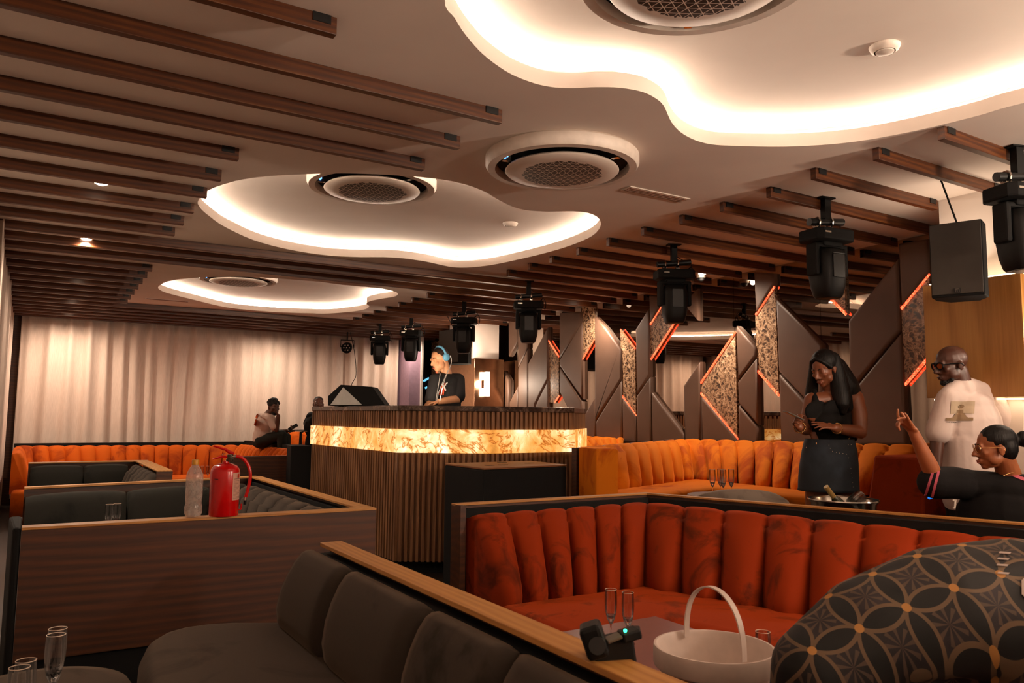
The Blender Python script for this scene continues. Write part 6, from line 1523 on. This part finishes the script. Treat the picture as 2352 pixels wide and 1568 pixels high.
F = Fig(); hd.E(F, (0, -.022, .05), (.078, .09, .076)); F.build('hair', 'haircurly', w6, .006, 2); hd.eyes(w6)

# ---------------------------------------------------------------- person in patterned top, lower right corner
D = 1.85; c = W_(2200, 1450); u, v = frame_uv(c)
def pattern():
    m = NT('circle_print'); v_ = m.coords((1, 1, 1), (0, 0, -math.atan2(u.y, u.x)))
    sp = m.add('ShaderNodeSeparateXYZ'); m.link(v_, sp.inputs[0])
    def M2(op, a, b=None):
        n = m.add('ShaderNodeMath', operation=op)
        for k, q in enumerate((a, b)):
            if q is None: continue
            if isinstance(q, (int, float)): n.inputs[k].default_value = q
            else: m.link(q, n.inputs[k])
        return n.outputs[0]
    X, Z = sp.outputs[0], sp.outputs[2]; Z = M2('ADD', M2('MULTIPLY', Z, .8), M2('MULTIPLY', sp.outputs[1], .7)); th = math.radians(38); cs, sn = math.cos(th) / .118, math.sin(th) / .118
    A_ = M2('SUBTRACT', M2('FRACT', M2('ADD', M2('ADD', M2('MULTIPLY', X, cs), M2('MULTIPLY', Z, sn)), 10.1)), .5)
    B_ = M2('SUBTRACT', M2('FRACT', M2('ADD', M2('SUBTRACT', M2('MULTIPLY', Z, cs), M2('MULTIPLY', X, sn)), 10.35)), .5)
    a, b = M2('ABSOLUTE', A_), M2('ABSOLUTE', B_); q, mn = M2('MAXIMUM', a, b), M2('MINIMUM', a, b)
    iq = M2('SUBTRACT', 1.0, q); dn = M2('SQRT', M2('ADD', M2('MULTIPLY', iq, iq), M2('MULTIPLY', mn, mn)))
    df = M2('SUBTRACT', dn, .7071)
    inside = M2('LESS_THAN', df, -.035); line = M2('LESS_THAN', M2('ABSOLUTE', df), .036)
    ca_, cb_ = M2('SUBTRACT', .5, a), M2('SUBTRACT', .5, b); nd = M2('SQRT', M2('ADD', M2('MULTIPLY', ca_, ca_), M2('MULTIPLY', cb_, cb_))); node = M2('LESS_THAN', nd, .085)
    r0 = M2('SQRT', M2('ADD', M2('MULTIPLY', a, a), M2('MULTIPLY', b, b))); ang = M2('ARCTAN2', A_, B_)
    fan = M2('MULTIPLY', M2('GREATER_THAN', M2('SINE', M2('MULTIPLY', ang, 9)), .35), M2('LESS_THAN', r0, .30)); n = m.noise(v_, 14, 3)
    def mix(f, c1, c2):
        x = m.add('ShaderNodeMixRGB'); m.link(f, x.inputs[0])
        for k, cc in ((1, c1), (2, c2)):
            if isinstance(cc, tuple): x.inputs[k].default_value = cc
            else: m.link(cc, x.inputs[k])
        return x.outputs[0]
    base = m.ramp(n.outputs[0], [(.35, lin('14100f')), (.65, lin('2a2326'))])
    col = mix(fan, base, lin('4c3c32')); col = mix(inside, col, lin('050505')); col = mix(line, col, lin('66513c')); col = mix(node, col, lin('b07c40'))
    m.base(col); m.set(Roughness=.75); return m.m
F = Fig(); sh = W_(2180, 1405, .0)
F.chain([W_(2520, 1420, .05), W_(2330, 1402, .03), W_(2170, 1400, 0), W_(2000, 1450, -.02), W_(1870, 1535, -.06)], [.175, .172, .148, .125, .096])
F.chain([W_(1870, 1535, -.06), W_(1850, 1660, -.02)], [.096, .085]); F.ell(W_(2380, 1560, .05), (.27, .2, .28), u, v, UP); F.ell(W_(2330, 1750, .05), (.23, .18, .3), u, v, UP)
hpx = W_(2340, 1560, .05); o6 = Vector((hpx.x, hpx.y, .45))
top_ = F.build('blouse', pattern(), None, .012, 6, org=(o6.x, o6.y, .6))
F = Fig(); hx = W_(2640, 1130, .02); h2 = Head(hx, 2.6, .5, 0, 1.0); h2.skull(F); F.cap(h2.P(0, -.03, -.05), W_(2520, 1330, .05), .06, .065)
F.ell(W_(2360, 1560, .05), (.2, .15, .25), u, v, UP); F.ell(W_(2330, 1750, .05), (.18, .14, .28), u, v, UP); F.ell(Vector((o6.x, o6.y, .62)), (.18, .16, .14))
F.cap(W_(2520, 1400, .05), W_(2170, 1420, 0), .07); F.chain([W_(2170, 1420, 0), W_(1880, 1540, -.05), W_(1860, 1720, .03)], [.06, .048, .034]); wr = W_(1860, 1720, .03); hand(F, wr, -UP + v * .3, u, 1, (.4, .4, .5, .5))
for sx in (-1, 1):
    hp = Vector((o6.x, o6.y, .60)) + u * sx * .09; kn = hp + v * .0 - v * .40; kn.z = .58; F.chain([hp, kn, Vector((kn.x, kn.y, .1))], [.1, .062, .042])
w7 = F.build('person', skin('skin_brown_near', '6a3e28'), None, .01, 3, org=(o6.x, o6.y, .0)); setp(w7, 'person close at lower right in a dark top printed with gold linked circles', 'person')
top_.parent = w7; top_.matrix_parent_inverse = Matrix.Identity(4); top_.location = top_.location - w7.location; WM[top_.name] = world_of(w7) @ Matrix.Translation(top_.location)
wl = cloth('number_silver', 'b8a8a0')
for (x0, y0, x1, y1) in ((2296, 1268, 2322, 1274), (2292, 1282, 2318, 1288), (2290, 1296, 2316, 1302), (2292, 1314, 2318, 1320)):
    print_patch(w7, top_, [W_(x0, y0, -.2), W_(x1, y0 + 2, -.2), W_(x1 - 3, y1, -.2), W_(x0 - 3, y1 - 2, -.2)], 'silver_print', wl, .003, 6, 3)
print_patch(w7, top_, [W_(2342, 1322, -.2), W_(2372, 1322, -.2), W_(2372, 1376, -.2), W_(2342, 1376, -.2)], 'silver_print', wl, .003, 10, 16, lambda x, y: (x - .6) ** 2 / .3 + (y - .5) ** 2 / .25 < 1)
F = Fig(); h2.E(F, (0, -.02, .05), (.085, .1, .085)); F.build('hair', 'haircurly', w7, .008, 2)
t = thing('stool', 'stool carrying the person in the patterned top', 'stool', (o6.x, o6.y, 0))
MB().lathe([(0, .48), (.19, .48), (.2, .46), (.2, .40), (0, .40)], (o6.x, o6.y, 0), 32).build('seat', 'black', t, smooth=True)
MB().lathe([(.03, .40), (.03, .04), (.17, .02), (.17, 0), (0, 0)], (o6.x, o6.y, 0), 24).build('base', 'blackmetal', t)
